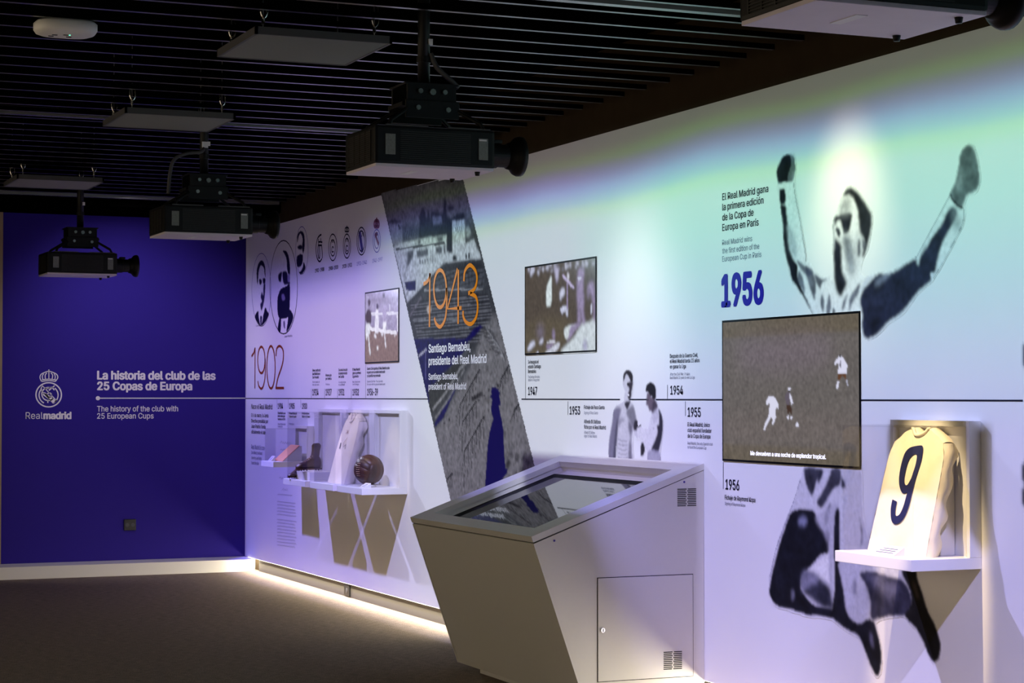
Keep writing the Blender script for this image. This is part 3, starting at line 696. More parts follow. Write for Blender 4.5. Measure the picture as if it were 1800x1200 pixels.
for (x0, y0, x1, y1, n, h) in ((400, 870, 530, 640, 6, 240), (388, 680, 480, 540, 5, 190), (370, 570, 500, 330, 7, 140), (285, 1060, 320, 1015, 2, 150), (640, 400, 700, 290, 5, 110), (730, 600, 760, 560, 3, 80)):
    r.line(G_([(x0, y0), (x1, y1)]), (32, 30, 36), .011, .4)
    for k in range(n):
        t = k / max(1, n - 1); x = x0 + (x1 - x0) * t; y = y0 + (y1 - y0) * t
        r.line(G_([(x, y), (x - 4, y + h * (1 - .35 * t))]), (34, 32, 38), .007, .4, .9)
        r.line(G_([(x, y), (x - 28, y + h * (.98 - .35 * t))]), (40, 38, 44), .006, .4, .7)
for k in range(60):
    x, y = RNG.uniform(680, 850), RNG.uniform(880, 1100); r.poly(G_(ell(x, y, RNG.uniform(4, 12), RNG.uniform(6, 16), 7)), (50, 48, 52), 1, .7)
r.grain(.15, .8)
r.poly(G_([(580, 455), (600, 447), (620, 462), (634, 490), (631, 512), (636, 545), (640, 576), (627, 576), (630, 600), (642, 650), (655, 720), (659, 790), (660, 850), (664, 920), (671, 985), (685, 992), (680, 1020), (655, 1050), (640, 1090), (620, 1300), (600, 1500), (520, 1500), (535, 1105), (540, 1020), (546, 940), (552, 830), (566, 740), (583, 680), (590, 655), (580, 632), (575, 600), (578, 560), (582, 528), (567, 522), (566, 512), (578, 500), (574, 478)]), BLU, .5, smooth=False)
r.c *= .86
r.build('stadium_print', M['print'], wall_right, x=XW - .0006)['label'] = 'oblique printed photograph of stadium stands with a blue figure'

# ---- three oval portraits
D_ = fr(435, 390, 5.4545)
r = Raster([(440, 395), (545, 395), (545, 600), (440, 600)], PAPER, .006)
INK = (20, 18, 52)
def P(q, c=INK, b=.5, a=1, mask=True): r.poly(D_(q), c, b, a, tomask=mask)
P([(120, 380), (150, 372), (172, 440), (176, 560), (168, 700), (165, 820), (205, 890), (165, 965), (130, 997), (95, 960), (72, 905), (108, 850), (120, 760), (98, 640), (90, 560), (90, 450)], PAPER, .4)
P([(130, 370), (152, 378), (170, 430), (174, 530), (166, 500), (158, 440), (128, 418), (110, 470), (104, 540), (100, 600), (92, 560), (90, 470), (104, 405)])
P([(113, 552), (135, 552), (136, 592), (120, 600)], b=.6); P([(148, 540), (172, 543), (170, 585), (153, 588)], b=.6)
P([(156, 600), (172, 596), (166, 720), (152, 800), (136, 850), (124, 790), (140, 760), (128, 720), (140, 670), (152, 700)], (40, 36, 74), .8)
P([(72, 905), (104, 852), (110, 915), (128, 990), (150, 905), (172, 822), (188, 850), (206, 890), (172, 960), (130, 997), (95, 962)])
P([(114, 905), (150, 905), (132, 985)], PAPER, .4); P([(122, 910), (142, 910), (134, 990), (126, 990)], (60, 56, 96), .5)
P([(290, 500), (294, 400), (320, 310), (345, 285), (380, 320), (405, 420), (410, 560), (405, 780), (440, 905), (410, 1000), (375, 1055), (330, 1072), (290, 1045), (310, 920), (288, 830), (290, 700), (286, 600)], PAPER, .4)
P([(340, 278), (372, 278), (396, 330), (408, 420), (410, 500), (398, 520), (382, 450), (376, 360), (356, 305)])
P([(298, 505), (330, 478), (328, 530), (320, 575), (300, 560)], b=.8); P([(338, 478), (378, 478), (392, 540), (410, 590), (380, 600), (356, 600), (342, 560)], (34, 30, 66), .8)
P([(385, 520), (405, 500), (408, 560), (390, 575)], (150, 140, 180), .6)
P([(300, 690), (318, 645), (345, 628), (375, 615), (406, 600), (407, 780), (396, 900), (350, 926), (302, 915), (288, 830), (290, 730)])
P([(328, 700), (350, 690), (362, 740), (335, 750)], (120, 112, 150), .7)
P([(392, 870), (410, 840), (441, 910), (412, 1000), (375, 1055), (388, 950)]); P([(308, 920), (324, 925), (316, 1062), (290, 1042)])
P([(345, 960), (358, 950), (362, 1020), (350, 1010)], (90, 84, 120), .6)
P([(478, 140), (490, 100), (520, 88), (545, 130), (548, 240), (530, 320), (530, 400), (558, 440), (530, 492), (500, 502), (478, 490), (475, 420), (475, 330), (482, 250)], PAPER, .4)
P([(495, 96), (525, 88), (546, 130), (549, 235), (535, 305), (525, 240), (530, 165), (512, 112), (492, 142), (480, 200), (478, 140)])
P([(484, 232), (522, 222), (521, 262), (490, 260)], b=.6); P([(483, 322), (510, 308), (532, 320), (526, 400), (500, 432), (475, 420), (474, 350)])
P([(540, 385), (558, 440), (530, 492), (500, 502), (476, 488), (510, 472), (532, 430)])
r.grain(.03, .7); m_all = r.m.copy()
for e_, lb in (((135, 650, 96, 365), 'oval printed portrait of a young man in a dark suit'), ((348, 625, 126, 455), 'large oval printed portrait of a bearded man'), ((523, 272, 58, 235), 'small oval printed portrait of a bearded man, highest of the three')):
    r.m = m_all * r.inside([on_x(*p) for p in D_(ell(*e_, 40))]); r.build('portrait_print', M['print'], wall_right)['label'] = lb
strokes([(D_(ell(135, 650, 92, 350, 28)), True, False), (D_(ell(523, 272, 60, 228, 28)), True, False)], .006, M['inkmid'], wall_right, 'portrait_ring')
strokes([(D_(ell(348, 625, 132, 448, 32)), True, False)], .009, M['ink'], wall_right, 'portrait_ring')
wall_text([('Carlos', 450, 574, 458, 3.2), ('Juan Padrós', 500, 593, 514, 4)], M['inkg'], wall_right, 'caption_text')

# ---- year numbers in thin strokes
def years(lst, w, m, label): strokes(lst, w, m, wall_right, 'year_print', label, e=.003)
H_ = fr(400, 350, 3.428)
years([(H_([(146, 946), (160, 925), (167, 897)]), False, False), (H_([(167, 893), (166, 1140)]), False, False),
       (H_(ell(205, 968, 22, 80, 22)), True, False), (H_([(228, 960), (228, 1060), (218, 1120), (205, 1141), (190, 1125), (184, 1095)]), False, True),
       (H_(ell(263, 1012, 25, 128, 26)), True, False),
       (H_([(293, 945), (298, 900), (316, 884), (334, 905), (338, 945), (330, 1000), (305, 1075), (293, 1136)]), False, True), (H_([(291, 1137), (341, 1137)]), False, False)], .020, M['inkrust'], 'thin rust-coloured year 1902')
years([(E_([(378, 752), (405, 735), (422, 705), (430, 668)]), False, True), (E_([(428, 668), (425, 1087)]), False, False),
       (E_(ell(508, 788, 49, 146, 26)), True, False), (E_([(558, 780), (560, 900), (548, 1020), (512, 1084), (478, 1062), (463, 1015)]), False, True),
       (E_([(645, 632), (566, 945), (676, 938)]), False, False), (E_([(651, 640), (649, 1062)]), False, False),
       (E_([(694, 730), (702, 650), (742, 604), (785, 650), (796, 720), (776, 790), (728, 824)]), False, True),
       (E_([(742, 826), (786, 850), (802, 920), (790, 1010), (752, 1062), (712, 1050), (690, 1005), (688, 960)]), False, True)], .026, M['inkor'], 'thin orange year 1943 over the stadium picture')

# ---- writing
N = M['ink']; G = M['inkg']
wall_text([('1956', 1268, 538, 1343, 53)], M['inkblue'], wall_right, 'year_print', 'bold blue year 1956', bold=.045)
wall_text([('El Real Madrid gana', 1270, 352, 1351, 11.8), ('la primera edición', 1270, 370, 1342.5, 11.8), ('de la Copa de', 1270, 388, 1325, 12), ('Europa en París', 1270, 406, 1334, 12)], N, wall_right, bold=.012)
wall_text([('Real Madrid wins', 1270, 431, 1322.5, 9.3), ('the first edition of the', 1270, 445.8, 1335, 9.5), ('European Cup in Paris', 1270, 460, 1338.6, 9.5)], mat('print_ink_slate', (60, 74, 110), .6), wall_right)
wall_text([('Santiago Bernabéu,', 754, 619.5, 828, 14), ('presidente del Real Madrid', 754, 641.5, 856, 14)], M['inkw'], wall_right, bold=.03, e=.003)
wall_text([('Santiago Bernabéu,', 754, 667.2, 806, 10.8), ('president of Real Madrid', 754, 684.6, 820, 10.8)], M['inkw'], wall_right, bold=.02, e=.003)
wall_text([('1947', 928.5, 694, 944.5, 14), ('1953', 1001.5, 728, 1020, 14), ('1954', 1178.5, 693, 1201, 15), ('1955', 1209, 732, 1232, 16), ('1956', 1275.5, 859.5, 1300, 17.5),
           ('1924', 549.5, 694.5, 560, 11), ('1927', 572.7, 694.5, 583, 11), ('1931', 595.5, 694.5, 605.5, 11), ('1932', 620, 694.5, 631, 11), ('1936-39', 645.5, 694.5, 664.5, 11.5),
           ('1904', 488.5, 718, 497.5, 9.5), ('1905', 508.5, 718, 518, 9.5), ('1920', 531, 718, 540, 9.5)], N, wall_right, 'year_print', bold=.022)
wall_text([('Se inaugura el', 928.5, 639, 947, 6.2), ('estadio Santiago', 928.5, 647.3, 951, 6.2), ('Bernabéu', 928.5, 655.6, 942.5, 6.2),
           ('Fichaje de Paco Gento', 1027, 718.5, 1063, 6.5), ('Alfredo Di Stéfano', 1027, 743.6, 1056, 6.5), ('ficha por el Real Madrid', 1027, 753, 1065, 6.5),
           ('Después de la Guerra Civil,', 1178, 629, 1227, 6.8), ('el Real Madrid tarda 15 años', 1178, 638, 1230, 6.8), ('en ganar la Liga', 1178, 647.5, 1206, 6.8),
           ('El Real Madrid, único', 1209, 749, 1248, 7), ('club español fundador', 1209, 759, 1251, 7), ('de la Copa de Europa', 1209, 769, 1249, 7),
           ('Fichaje de Raymond Kopa', 1274.5, 877.5, 1328, 8),
           ('Primer partido del', 549.5, 653, 563.5, 4.6), ('Real Madrid en el', 549.5, 659, 563, 4.6), ('San Fernando', 549.5, 665, 560.5, 4.6),
           ('Primera gira', 572.7, 661.5, 583, 4.6), ('por América', 572.7, 667.5, 583, 4.6), ('Se une al escudo', 595.5, 652, 611, 4.6), ('la banda morada', 595.5, 658, 610.5, 4.6), ('de Castilla', 595.5, 664, 605, 4.6),
           ('El Real Madrid', 620, 651.5, 633, 4.6), ('gana su primera', 620, 657.5, 634.5, 4.6), ('Liga invicto', 620, 663.5, 630.5, 4.6),
           ('Guerra Civil española. El Real Madrid acaba', 645.5, 650, 685, 4.6), ('la guerra con su estadio destrozado', 645.5, 656.2, 677, 4.6), ('y la plantilla muy mermada', 645.5, 662.4, 669, 4.6),
           ('Nace el Real Madrid', 442, 718.6, 479, 9), ('El 6 de marzo, la Junta', 442, 732.5, 472, 6.4), ('Directiva presidida por', 442, 742.3, 471.5, 6.4), ('Juan Padrós funda', 442, 751.8, 467, 6.4), ('oficialmente el club', 442, 761.6, 467, 6.4),
           ('El Real Madrid es uno', 488.5, 727.5, 502, 4), ('de los clubes que', 488.5, 732.6, 501, 4), ('fundan la FIFA', 488.5, 738, 501.5, 4), ('Primer título de', 508.5, 728, 522, 4), ('Copa de España', 508.5, 733.4, 521, 4), ('El club recibe el', 531, 728, 544, 4), ('título de Real', 531, 733.5, 545, 4)], N, wall_right, bold=.006)
wall_text([('The Santiago Bernabéu', 928.5, 664.5, 949, 4.6), ('stadium is inaugurated', 928.5, 669.8, 948.5, 4.6), ('Signing of Paco Gento', 1027, 727.5, 1051.5, 5), ('Alfredo Di Stéfano', 1027, 762, 1046, 5), ('signs for Real Madrid', 1027, 768.2, 1049.5, 5),
           ('After the Civil War, it takes', 1178, 660, 1213, 5), ('Real Madrid 15 years to win La Liga', 1178, 666.2, 1221.5, 5), ('Real Madrid, the only Spanish club', 1209, 781, 1253, 5.2), ('to found the European Cup', 1209, 788, 1242, 5.2),
           ('Signing of Raymond Kopa', 1274.5, 887, 1310.5, 5.4), ('First match of', 549.5, 673, 562, 3.4), ('the club here', 549.5, 677.5, 561, 3.4), ('First tour', 572.7, 677, 580, 3.4), ('A purple stripe', 595.5, 673, 608, 3.4), ('is added', 595.5, 677.5, 606, 3.4),
           ('Real Madrid win', 620, 672.5, 633, 3.4), ('their first league', 620, 677, 631, 3.4), ('Spanish Civil War. The club ends', 645.5, 672, 673, 3.6), ('the war with its ground destroyed', 645.5, 677, 677, 3.6),
           ('Real Madrid is con-', 442, 789, 466.5, 8), ('On 6 March, the Board', 442, 797.5, 461, 5.6), ('chaired by Juan Padrós', 442, 806.5, 460, 5.6), ('founds the club', 442, 815.5, 455, 5.6), ('One of the clubs', 488.5, 746.5, 502, 3.4), ('founding FIFA', 488.5, 750.8, 497, 3.4), ('First Copa win', 508.5, 746.5, 517, 3.4)], G, wall_right)
wall_text([('1902-1908', 554, 479, 570, 6.5), ('1908-1920', 578, 475.3, 594.5, 6.5), ('1920-1931', 602, 471.5, 619, 6.5), ], N, wall_right, bold=.012)
wall_text([('1931-1941', 627.5, 466.8, 645, 6.5), ('1941-1997', 655, 461.6, 672.5, 6.5)], M['inkmid'], wall_right)

# ---- timeline and its ticks
ZL = 1.4852
tl = MB()
def hl(x0, x1): tl.box((XW - .0015, on_x(x1, 702)[0], ZL - .0035), (XW - .0003, on_x(x0, 702)[0], ZL + .0035))
hl(430.6, 752); hl(917, 1090); hl(1107, 1137); hl(1153, 1271.5); hl(1514, 1798)
tl.build('timeline_print', M['ink'], wall_right)
for x, y0, y1 in ((547.5, 683, 700.5), (570.8, 683, 700.5), (593.4, 683, 701), (617.8, 683, 701), (643, 640, 701.5), (487.2, 702, 716), (506.8, 702, 716), (529, 702, 716), (924, 625, 702), (998.5, 705, 729), (1173.5, 676, 702), (1205, 705, 731), (1271.6, 812, 859)):
    strokes([([(x, y0), (x, y1)], False, False)], .0042, M['ink'], wall_right, 'timeline_tick')

# ---- handwriting on the left
hw = []
def scrawl(x0, x1, y, amp, n):
    k = int((x1 - x0) * n); return ([(x0 + (x1 - x0) * i / k, y + .12 * (x1 - x0) * i / k + amp * math.sin(i * 2.1 + RNG.rand() * 1.5) * (.5 + RNG.rand())) for i in range(k + 1)], False, True)
for i in range(15):
    if i != 5: hw.append(scrawl(487.5, 520 + RNG.uniform(-2, 2), 881 + 5.6 * i - (2 if i > 5 else 0), 1.3, 1.2))
for x0, x1, y, a in ((493, 512, 777, 2.2), (493, 507, 789, 1.3), (491, 503, 839, 1.6), (496, 506, 860, 2), (488, 514, 868, 1.3)): hw.append(scrawl(x0, x1, y, a, .9))
strokes(hw, .0022, M['ink'], wall_right, 'handwriting_print', 'small blue handwritten letter printed on the wall')

# ---- the five crests of the wall
K_ = fr(540, 370, 10.9)
def crown(cx, cy, rx, ry, f): return [(f([(cx - rx, cy), (cx - rx * .8, cy - ry * .7), (cx, cy - ry), (cx + rx * .8, cy - ry * .7), (cx + rx, cy), (cx + rx * .7, cy + ry * .5), (cx - rx * .7, cy + ry * .5)]), True, True), (f([(cx, cy + ry * .4), (cx, cy - ry * 1.6)]), False, False), (f([(cx - rx * .5, cy + ry * .3), (cx - rx * .3, cy - ry * .8)]), False, False), (f([(cx + rx * .5, cy + ry * .3), (cx + rx * .3, cy - ry * .8)]), False, False)]
strokes([(K_([(275, 460), (240, 480), (200, 540), (172, 680), (178, 840), (205, 940), (245, 975), (285, 920)]), False, True), (K_([(218, 540), (222, 660)]), False, False), (K_([(222, 600), (262, 600)]), False, False), (K_([(262, 530), (268, 600), (292, 602)]), False, True), (K_([(210, 665), (285, 665)]), False, False), (K_([(240, 665), (242, 880), (225, 905), (208, 800), (212, 680)]), False, True), (K_([(280, 680), (290, 800), (292, 915)]), False, True)], .014, M['ink'], wall_right, 'crest_print')
strokes([(K_(ell(493, 705, 80, 255)), True, False), (K_(ell(493, 715, 48, 155)), True, False), (K_([(462, 620), (466, 560), (492, 610), (515, 560), (520, 620)]), False, False), (K_([(510, 720), (490, 690), (472, 740), (480, 790), (510, 785)]), False, True)], .010, M['ink'], wall_right, 'crest_print')
strokes([(K_(ell(763, 680, 70, 232)), True, False), (K_(ell(763, 680, 44, 150)), True, False), (K_([(745, 600), (765, 520), (785, 600)]), False, False), (K_([(780, 690), (760, 670), (745, 720), (760, 775), (782, 760)]), False, True)] + crown(763, 375, 38, 55, K_), .010, M['ink'], wall_right, 'crest_print')
strokes([(K_(ell(1042, 585, 88, 265)), True, False), (K_(ell(1042, 585, 62, 195)), True, False), (K_([(1045, 500), (1065, 425), (1085, 500)]), False, False), (K_([(990, 380), (1070, 800)]), False, False)], .010, M['ink'], wall_right, 'crest_print')
strokes([(K_([(1005, 400), (1060, 790)]), False, False)], .05, M['inkmid'], wall_right, 'crest_band')
strokes([(K_(ell(1335, 580, 72, 220)), True, False), (K_(ell(1335, 580, 45, 145)), True, False)], .007, M['inkmid'], wall_right, 'crest_print')
strokes([(K_([(1300, 440), (1370, 650)]), False, False), (K_([(1320, 450), (1350, 450)]), False, False)], .028, M['inkred'], wall_right, 'crest_band')
strokes(crown(1333, 270, 48, 85, K_), .022, M['inkred'], wall_right, 'crest_band')
# edge of the next figure at the far right
r = Raster([(1786, 590), (1800, 590), (1812, 930), (1786, 930)], PAPER, .01)
r.poly([(1812, 600), (1799, 606), (1797, 622), (1799, 640), (1812, 655)], (26, 28, 60), .6, tomask=True); r.poly([(1812, 806), (1799, 815), (1796.5, 832), (1799, 850), (1797, 876), (1800, 888), (1812, 900)], (22, 22, 34), .6, tomask=True)
r.build('figure_print', M['print'], wall_right)

# ---- blue end wall
LAV = mat('vinyl_white', (226, 222, 226), .6)
back_text([('La historia del club de las', 170.5, 666.3, 379, 14.3), ('25 Copas de Europa', 170.5, 685, 338, 14)], LAV, wall_back, bold=.04)
back_text([('The history of the club with', 170.5, 723, 313, 9.6), ('25 European Cups', 170.5, 735.6, 270, 9.6)], LAV, wall_back, bold=.015)
back_text([('Real', 45, 736, 75, 11.8)], LAV, wall_back, 'club_name_print'); back_text([('madrid', 76, 736, 125.5, 11.8)], LAV, wall_back, 'club_name_print', bold=.045)
q0 = on_y(172, 699.6); q1 = on_y(430, 699.9)
MB().box((q0[0], YB - .0015, q0[1] - .004), (XW - .001, YB - .0002, q0[1] + .004)).build('timeline_print', LAV, wall_back)
MB().tube([(q0[0], YB - .0035, q0[1]), (q0[0], YB - .0005, q0[1])], .018, 20).build('timeline_dot', LAV, wall_back)
S_ = fr(40, 640, 10.907)
strokes([(S_(ell(497, 585, 244, 232, 40)), True, False)], .011, LAV, wall_back, 'crest_print', 'white club crest on the blue wall', plane='y')
strokes([(S_(ell(497, 590, 185, 175, 18, 120, 225)), False, False), (S_(ell(497, 590, 180, 175, 18, -50, 48)), False, False), (S_(ell(490, 570, 125, 125, 22, 40, 290)), False, False), (S_([(500, 500), (610, 410)]), False, False), (S_([(560, 440), (605, 495)]), False, False), (S_([(430, 470), (560, 440)]), False, True), (S_([(480, 690), (480, 740)]), False, False), (S_(ell(510, 590, 40, 42, 16)), True, False)], .010, LAV, wall_back, 'crest_print', plane='y')
strokes([(S_([(375, 410), (650, 700)]), False, False), (S_([(345, 490), (585, 750)]), False, False), (S_([(380, 410), (345, 470)]), False, False), (S_([(650, 690), (590, 750)]), False, False), (S_([(430, 560), (460, 590)]), False, False)], .007, LAV, wall_back, 'crest_print', plane='y')
strokes([(S_([(400, 560), (620, 720)]), False, False)], .028, LAV, wall_back, 'crest_print', plane='y')
strokes([(S_([(360, 330), (330, 260), (345, 200), (400, 165), (500, 135), (600, 165), (655, 200), (670, 260), (625, 330)]), False, True), (S_([(365, 330), (500, 312), (625, 330)]), False, True), (S_([(368, 300), (500, 285), (635, 300)]), False, True), (S_([(500, 100), (500, 285)]), False, False), (S_([(435, 290), (430, 210), (460, 165)]), False, True), (S_([(560, 290), (572, 210), (540, 165)]), False, True), (S_([(385, 290), (375, 230), (400, 180)]), False, True), (S_([(615, 290), (622, 230), (600, 180)]), False, True)], .008, LAV, wall_back, 'crest_print', plane='y')
# ================================================================== THINGS
def quad_plate(pxs, x0, x1, name, m, parent=None, bevel=0):
    """upright plate on the long wall from a photo rectangle (left,top,right,bottom as Y,z) between depths x0..x1"""
    (Y0, Y1, z0, z1) = pxs
    return MB().box((x0, Y0, z0), (x1, Y1, z1)).build(name, m, parent, bevel=bevel)


def rect(pl, pt, pr, pb):
    """left x, top y at left, right x, bottom y at left"""
    Ya, zt = on_x(pl, pt); _, zb = on_x(pl, pb); Yb, _ = on_x(pr, pt)
    return (Yb, Ya, zb, zt)


# ---- wall screens
def screen(name, R_, label, painter, step, group=None):
    Y0, Y1, z0, z1 = R_; th = .004
    t = thing(name, (XW, (Y0 + Y1) / 2, z0), label, 'screen', group)
    MB().box((XW - th, Y0, z0), (XW - .0005, Y1, z1)).build('screen_body', M['bezel'], t)
    # frame edge
    f = MB(); w = .010; x0, x1 = XW - th - .002, XW - th + .001
    f.box((x0, Y0, z0), (x1, Y1, z0 + w)).box((x0, Y0, z1 - w), (x1, Y1, z1)).box((x0, Y0, z0 + w), (x1, Y0 + w * .7, z1 - w)).box((x0, Y1 - w * .7, z0 + w), (x1, Y1, z1 - w))
    f.build('screen_frame', M['bezel'], t)
    return t, XW - th - .0008


R56 = rect(1271, 563.5, 1513, 809.5)
t, xs = screen('video_screen', R56, 'large screen showing a football match with a white subtitle, under the year 1956', None, .01)
V_ = fr(1220, 540, 3.103)
r = Raster([(1271.6, 565), (1512.4, 549), (1512.4, 823), (1271.6, 809)], (98, 90, 78), .0065)
r.poly(V_([(120, 170), (1000, 122), (1000, 785), (120, 742)]), (100, 95, 93), 1.2, smooth=False)
r.poly(V_([(300, 190), (700, 165), (760, 260), (600, 330), (330, 330), (230, 260)]), (114, 103, 114), 8, .7)
r.poly(V_([(160, 600), (900, 600), (900, 760), (160, 740)]), (108, 99, 97), 8, .7)
r.grain(.08, .8)
WH = (214, 214, 236)
for q, c in (([(800, 262), (812, 268), (830, 290), (842, 320), (836, 350), (838, 362), (788, 364), (792, 330), (795, 300), (775, 312), (768, 305), (785, 280)], WH),
             ([(788, 366), (836, 364), (832, 392), (815, 372), (800, 396), (790, 392)], (96, 62, 40)), ([(785, 402), (797, 402), (790, 445), (779, 440)], WH), ([(834, 396), (842, 398), (847, 430), (840, 430)], (170, 170, 190)), ([(798, 258), (808, 258), (808, 272), (798, 270)], (40, 36, 34)), ([(800, 280), (808, 290), (806, 330), (800, 320)], (90, 86, 100)),
             ([(415, 485), (440, 488), (455, 505), (468, 530), (465, 552), (452, 548), (448, 570), (452, 600), (438, 640), (428, 636), (436, 606), (422, 602), (402, 640), (390, 672), (382, 668), (392, 630), (410, 600), (415, 560), (418, 520), (402, 535), (396, 525), (402, 500)], WH),
             ([(514, 462), (528, 460), (536, 485), (545, 520), (538, 530), (528, 510), (526, 530), (508, 528), (500, 500), (503, 475)], (96, 88, 100)), ([(526, 465), (534, 480), (545, 522), (536, 530), (528, 500)], WH), ([(516, 438), (532, 440), (531, 452), (518, 452)], WH), ([(516, 450), (530, 452), (528, 464), (516, 462)], (40, 34, 32)),
             ([(510, 528), (528, 530), (540, 560), (536, 590), (526, 562), (518, 590), (512, 560)], (66, 48, 40)), ([(510, 592), (522, 590), (522, 610), (513, 612)], WH), ([(530, 592), (541, 594), (540, 608), (530, 608)], WH), (ell(567, 640, 9, 12, 10), WH)):
    r.poly(V_(q), c, .5, smooth=False)
o = r.build('video_picture', M['video'], t, x=xs, usemask=False); o.matrix_parent_inverse = Matrix.Translation(t.location).inverted()
o = wall_text([('Me devuelven a una noche de esplendor tropical.', 1321, 799.5, 1454, 7.2)], mat('subtitle_white', (230, 230, 240), .6, emit=(225, 225, 240), es=.9), t, 'subtitle_text', bold=.03, e=.0062)
o.matrix_parent_inverse = Matrix.Translation(t.location).inverted()

R47 = rect(924, 469, 1049, 624)
t, xs = screen('video_screen', R47, 'square screen showing a crowd of men around a pickaxe, above the year 1947', None, .01)
Q_ = fr(915, 440, 6.0)
r = Raster([(924.6, 470), (1048.4, 453), (1048.4, 619), (924.6, 624)], (78, 70, 62), .0085)
LT = (196, 200, 224); LV = (142, 130, 164)
r.poly(Q_([(60, 800), (300, 700), (620, 760), (560, 800), (440, 1060), (60, 1100)]), (88, 80, 66), 3)
for q, c, b in (([(325, 275), (338, 300), (335, 400), (338, 480), (330, 560), (308, 595), (282, 570), (280, 480), (285, 390), (305, 330)], (206, 218, 222), .8),
                ([(420, 440), (450, 400), (470, 410), (468, 470), (440, 500), (428, 530)], LT, 1), ([(430, 610), (460, 595), (500, 590), (510, 640), (505, 688), (488, 680), (480, 640), (450, 665), (435, 650)], LT, .7),
                ([(498, 330), (506, 330), (506, 600), (494, 600)], LV, .5), ([(445, 262), (470, 265), (520, 320), (570, 385), (560, 402), (510, 350), (460, 290)], (180, 170, 206), .6), ([(500, 240), (515, 240), (520, 290), (500, 310)], (206, 206, 220), .8),
                ([(470, 830), (520, 795), (590, 780), (600, 790), (540, 880), (500, 935), (472, 900)], (204, 214, 220), .8), ([(540, 800), (650, 760), (660, 775), (590, 840), (520, 940), (500, 960), (520, 880)], LV, 1),
                ([(440, 1085), (560, 930), (610, 850), (668, 762), (720, 765), (800, 740), (800, 1075)], (196, 206, 214), 1.2), ([(660, 990), (700, 940), (712, 1050), (680, 1060)], (160, 160, 190), 1.6),
                ([(262, 1090), (320, 1030), (410, 975), (412, 1020), (350, 1080)], (196, 200, 216), .8), ([(285, 975), (340, 945), (380, 960), (340, 985)], (206, 208, 222), .7), ([(280, 1000), (360, 985), (300, 1040)], LV, 1),
                ([(80, 1040), (110, 980), (150, 955), (160, 990), (120, 1035), (90, 1056)], LT, 1), ([(200, 985), (225, 930), (245, 925), (240, 970)], LT, 1), ([(170, 1090), (190, 1065), (195, 1090)], LT, .6),
                ([(605, 330), (620, 200), (680, 190), (670, 360), (680, 560), (670, 620), (690, 760), (660, 760), (640, 600), (640, 770), (612, 770), (606, 560)], LV, 1.4), ([(710, 400), (740, 340), (780, 350), (795, 520), (795, 735), (776, 730), (770, 560), (740, 430), (720, 520)], LV, 1.6),
                ([(745, 670), (752, 580), (765, 560), (756, 670)], LT, .6), ([(345, 850), (365, 850), (370, 930), (348, 930)], LV, 1.2), ([(180, 820), (250, 815), (240, 920), (200, 925)], (112, 104, 122), 3), ([(612, 285), (645, 280), (640, 310), (618, 312)], LT, .6)):
    r.poly(Q_(q), c, b)
for k in range(46):
    x, y = RNG.uniform(90, 790), 0; y = 185 - (x - 60) * .14 + abs(RNG.randn()) * 38 + 5
    r.poly(Q_(ell(x, y, RNG.uniform(6, 16), RNG.uniform(10, 32), 8)), LT if k % 3 else (120, 120, 134), 1.0, .8)
r.poly(Q_([(360, 180), (400, 180), (410, 240), (395, 345), (380, 300), (370, 240)]), (170, 168, 196), 1.2)
r.grain(.07, .8)
o = r.build('video_picture', M['video'], t, x=xs, usemask=False); o.matrix_parent_inverse = Matrix.Translation(t.location).inverted()

R36 = rect(643, 514, 702, 639)
t, xs = screen('video_screen', R36, 'narrow screen showing three footballers on a pitch, above the years 1936-39', None, .01)
Q_ = fr(635, 495, 7.742)
r = Raster([(643.4, 514.5), (701.6, 506), (701.6, 637), (643.4, 639)], (158, 148, 184), .0085)
r.poly(Q_([(60, 640), (130, 640), (500, 700), (520, 700), (520, 1110), (60, 1120)]), (134, 112, 112), 1.2, smooth=False)
for k in range(90):
    x, y = RNG.uniform(80, 510), RNG.uniform(130, 620); r.poly(Q_(ell(x, y, RNG.uniform(5, 16), RNG.uniform(5, 18), 7)), (120, 106, 130) if k % 2 else (190, 184, 214), .8, .6)
r.poly(Q_([(150, 225), (510, 190), (510, 270), (150, 290)]), (110, 98, 112), 2, .6, smooth=False)
r.line(Q_([(140, 440), (515, 425)]), (214, 210, 232), .02); r.line(Q_([(130, 640), (300, 670), (490, 695)]), (226, 222, 238), .026); r.line(Q_([(395, 300), (395, 430)]), (205, 200, 226), .016); r.line(Q_([(500, 440), (502, 680)]), (226, 222, 238), .02)
for q, c in (([(100, 250), (130, 245), (130, 320), (108, 330)], (66, 54, 60)), ([(72, 430), (110, 370), (142, 420), (144, 540), (125, 580), (85, 560), (66, 500)], (74, 62, 66)), ([(72, 590), (130, 580), (128, 700), (115, 730), (128, 900), (140, 970), (118, 975), (100, 740), (84, 790), (70, 750)], (222, 222, 236)),
             ([(215, 300), (240, 305), (240, 380), (222, 390)], (64, 54, 70)), ([(205, 400), (235, 380), (245, 480), (246, 640), (236, 700), (196, 690), (195, 560)], (226, 222, 240)), ([(180, 740), (195, 705), (215, 750), (200, 765)], (226, 224, 240)), (ell(230, 905, 12, 28, 10), (232, 230, 242)),
             ([(300, 170), (328, 160), (326, 215), (306, 225)], (60, 56, 50)), ([(300, 330), (350, 330), (352, 440), (345, 545), (310, 550), (300, 430)], (170, 158, 196)), ([(304, 556), (350, 552), (345, 650), (335, 720), (345, 850), (348, 885), (334, 880), (320, 700), (305, 660)], (226, 224, 240)), ([(280, 700), (310, 700), (300, 735), (284, 730)], (220, 218, 234)), ([(455, 740), (475, 705), (480, 715), (462, 748)], (220, 216, 230))):
    r.poly(Q_(q), c, .7)
r.grain(.07, .8)
o = r.build('video_picture', M['video'], t, x=xs, usemask=False); o.matrix_parent_inverse = Matrix.Translation(t.location).inverted()


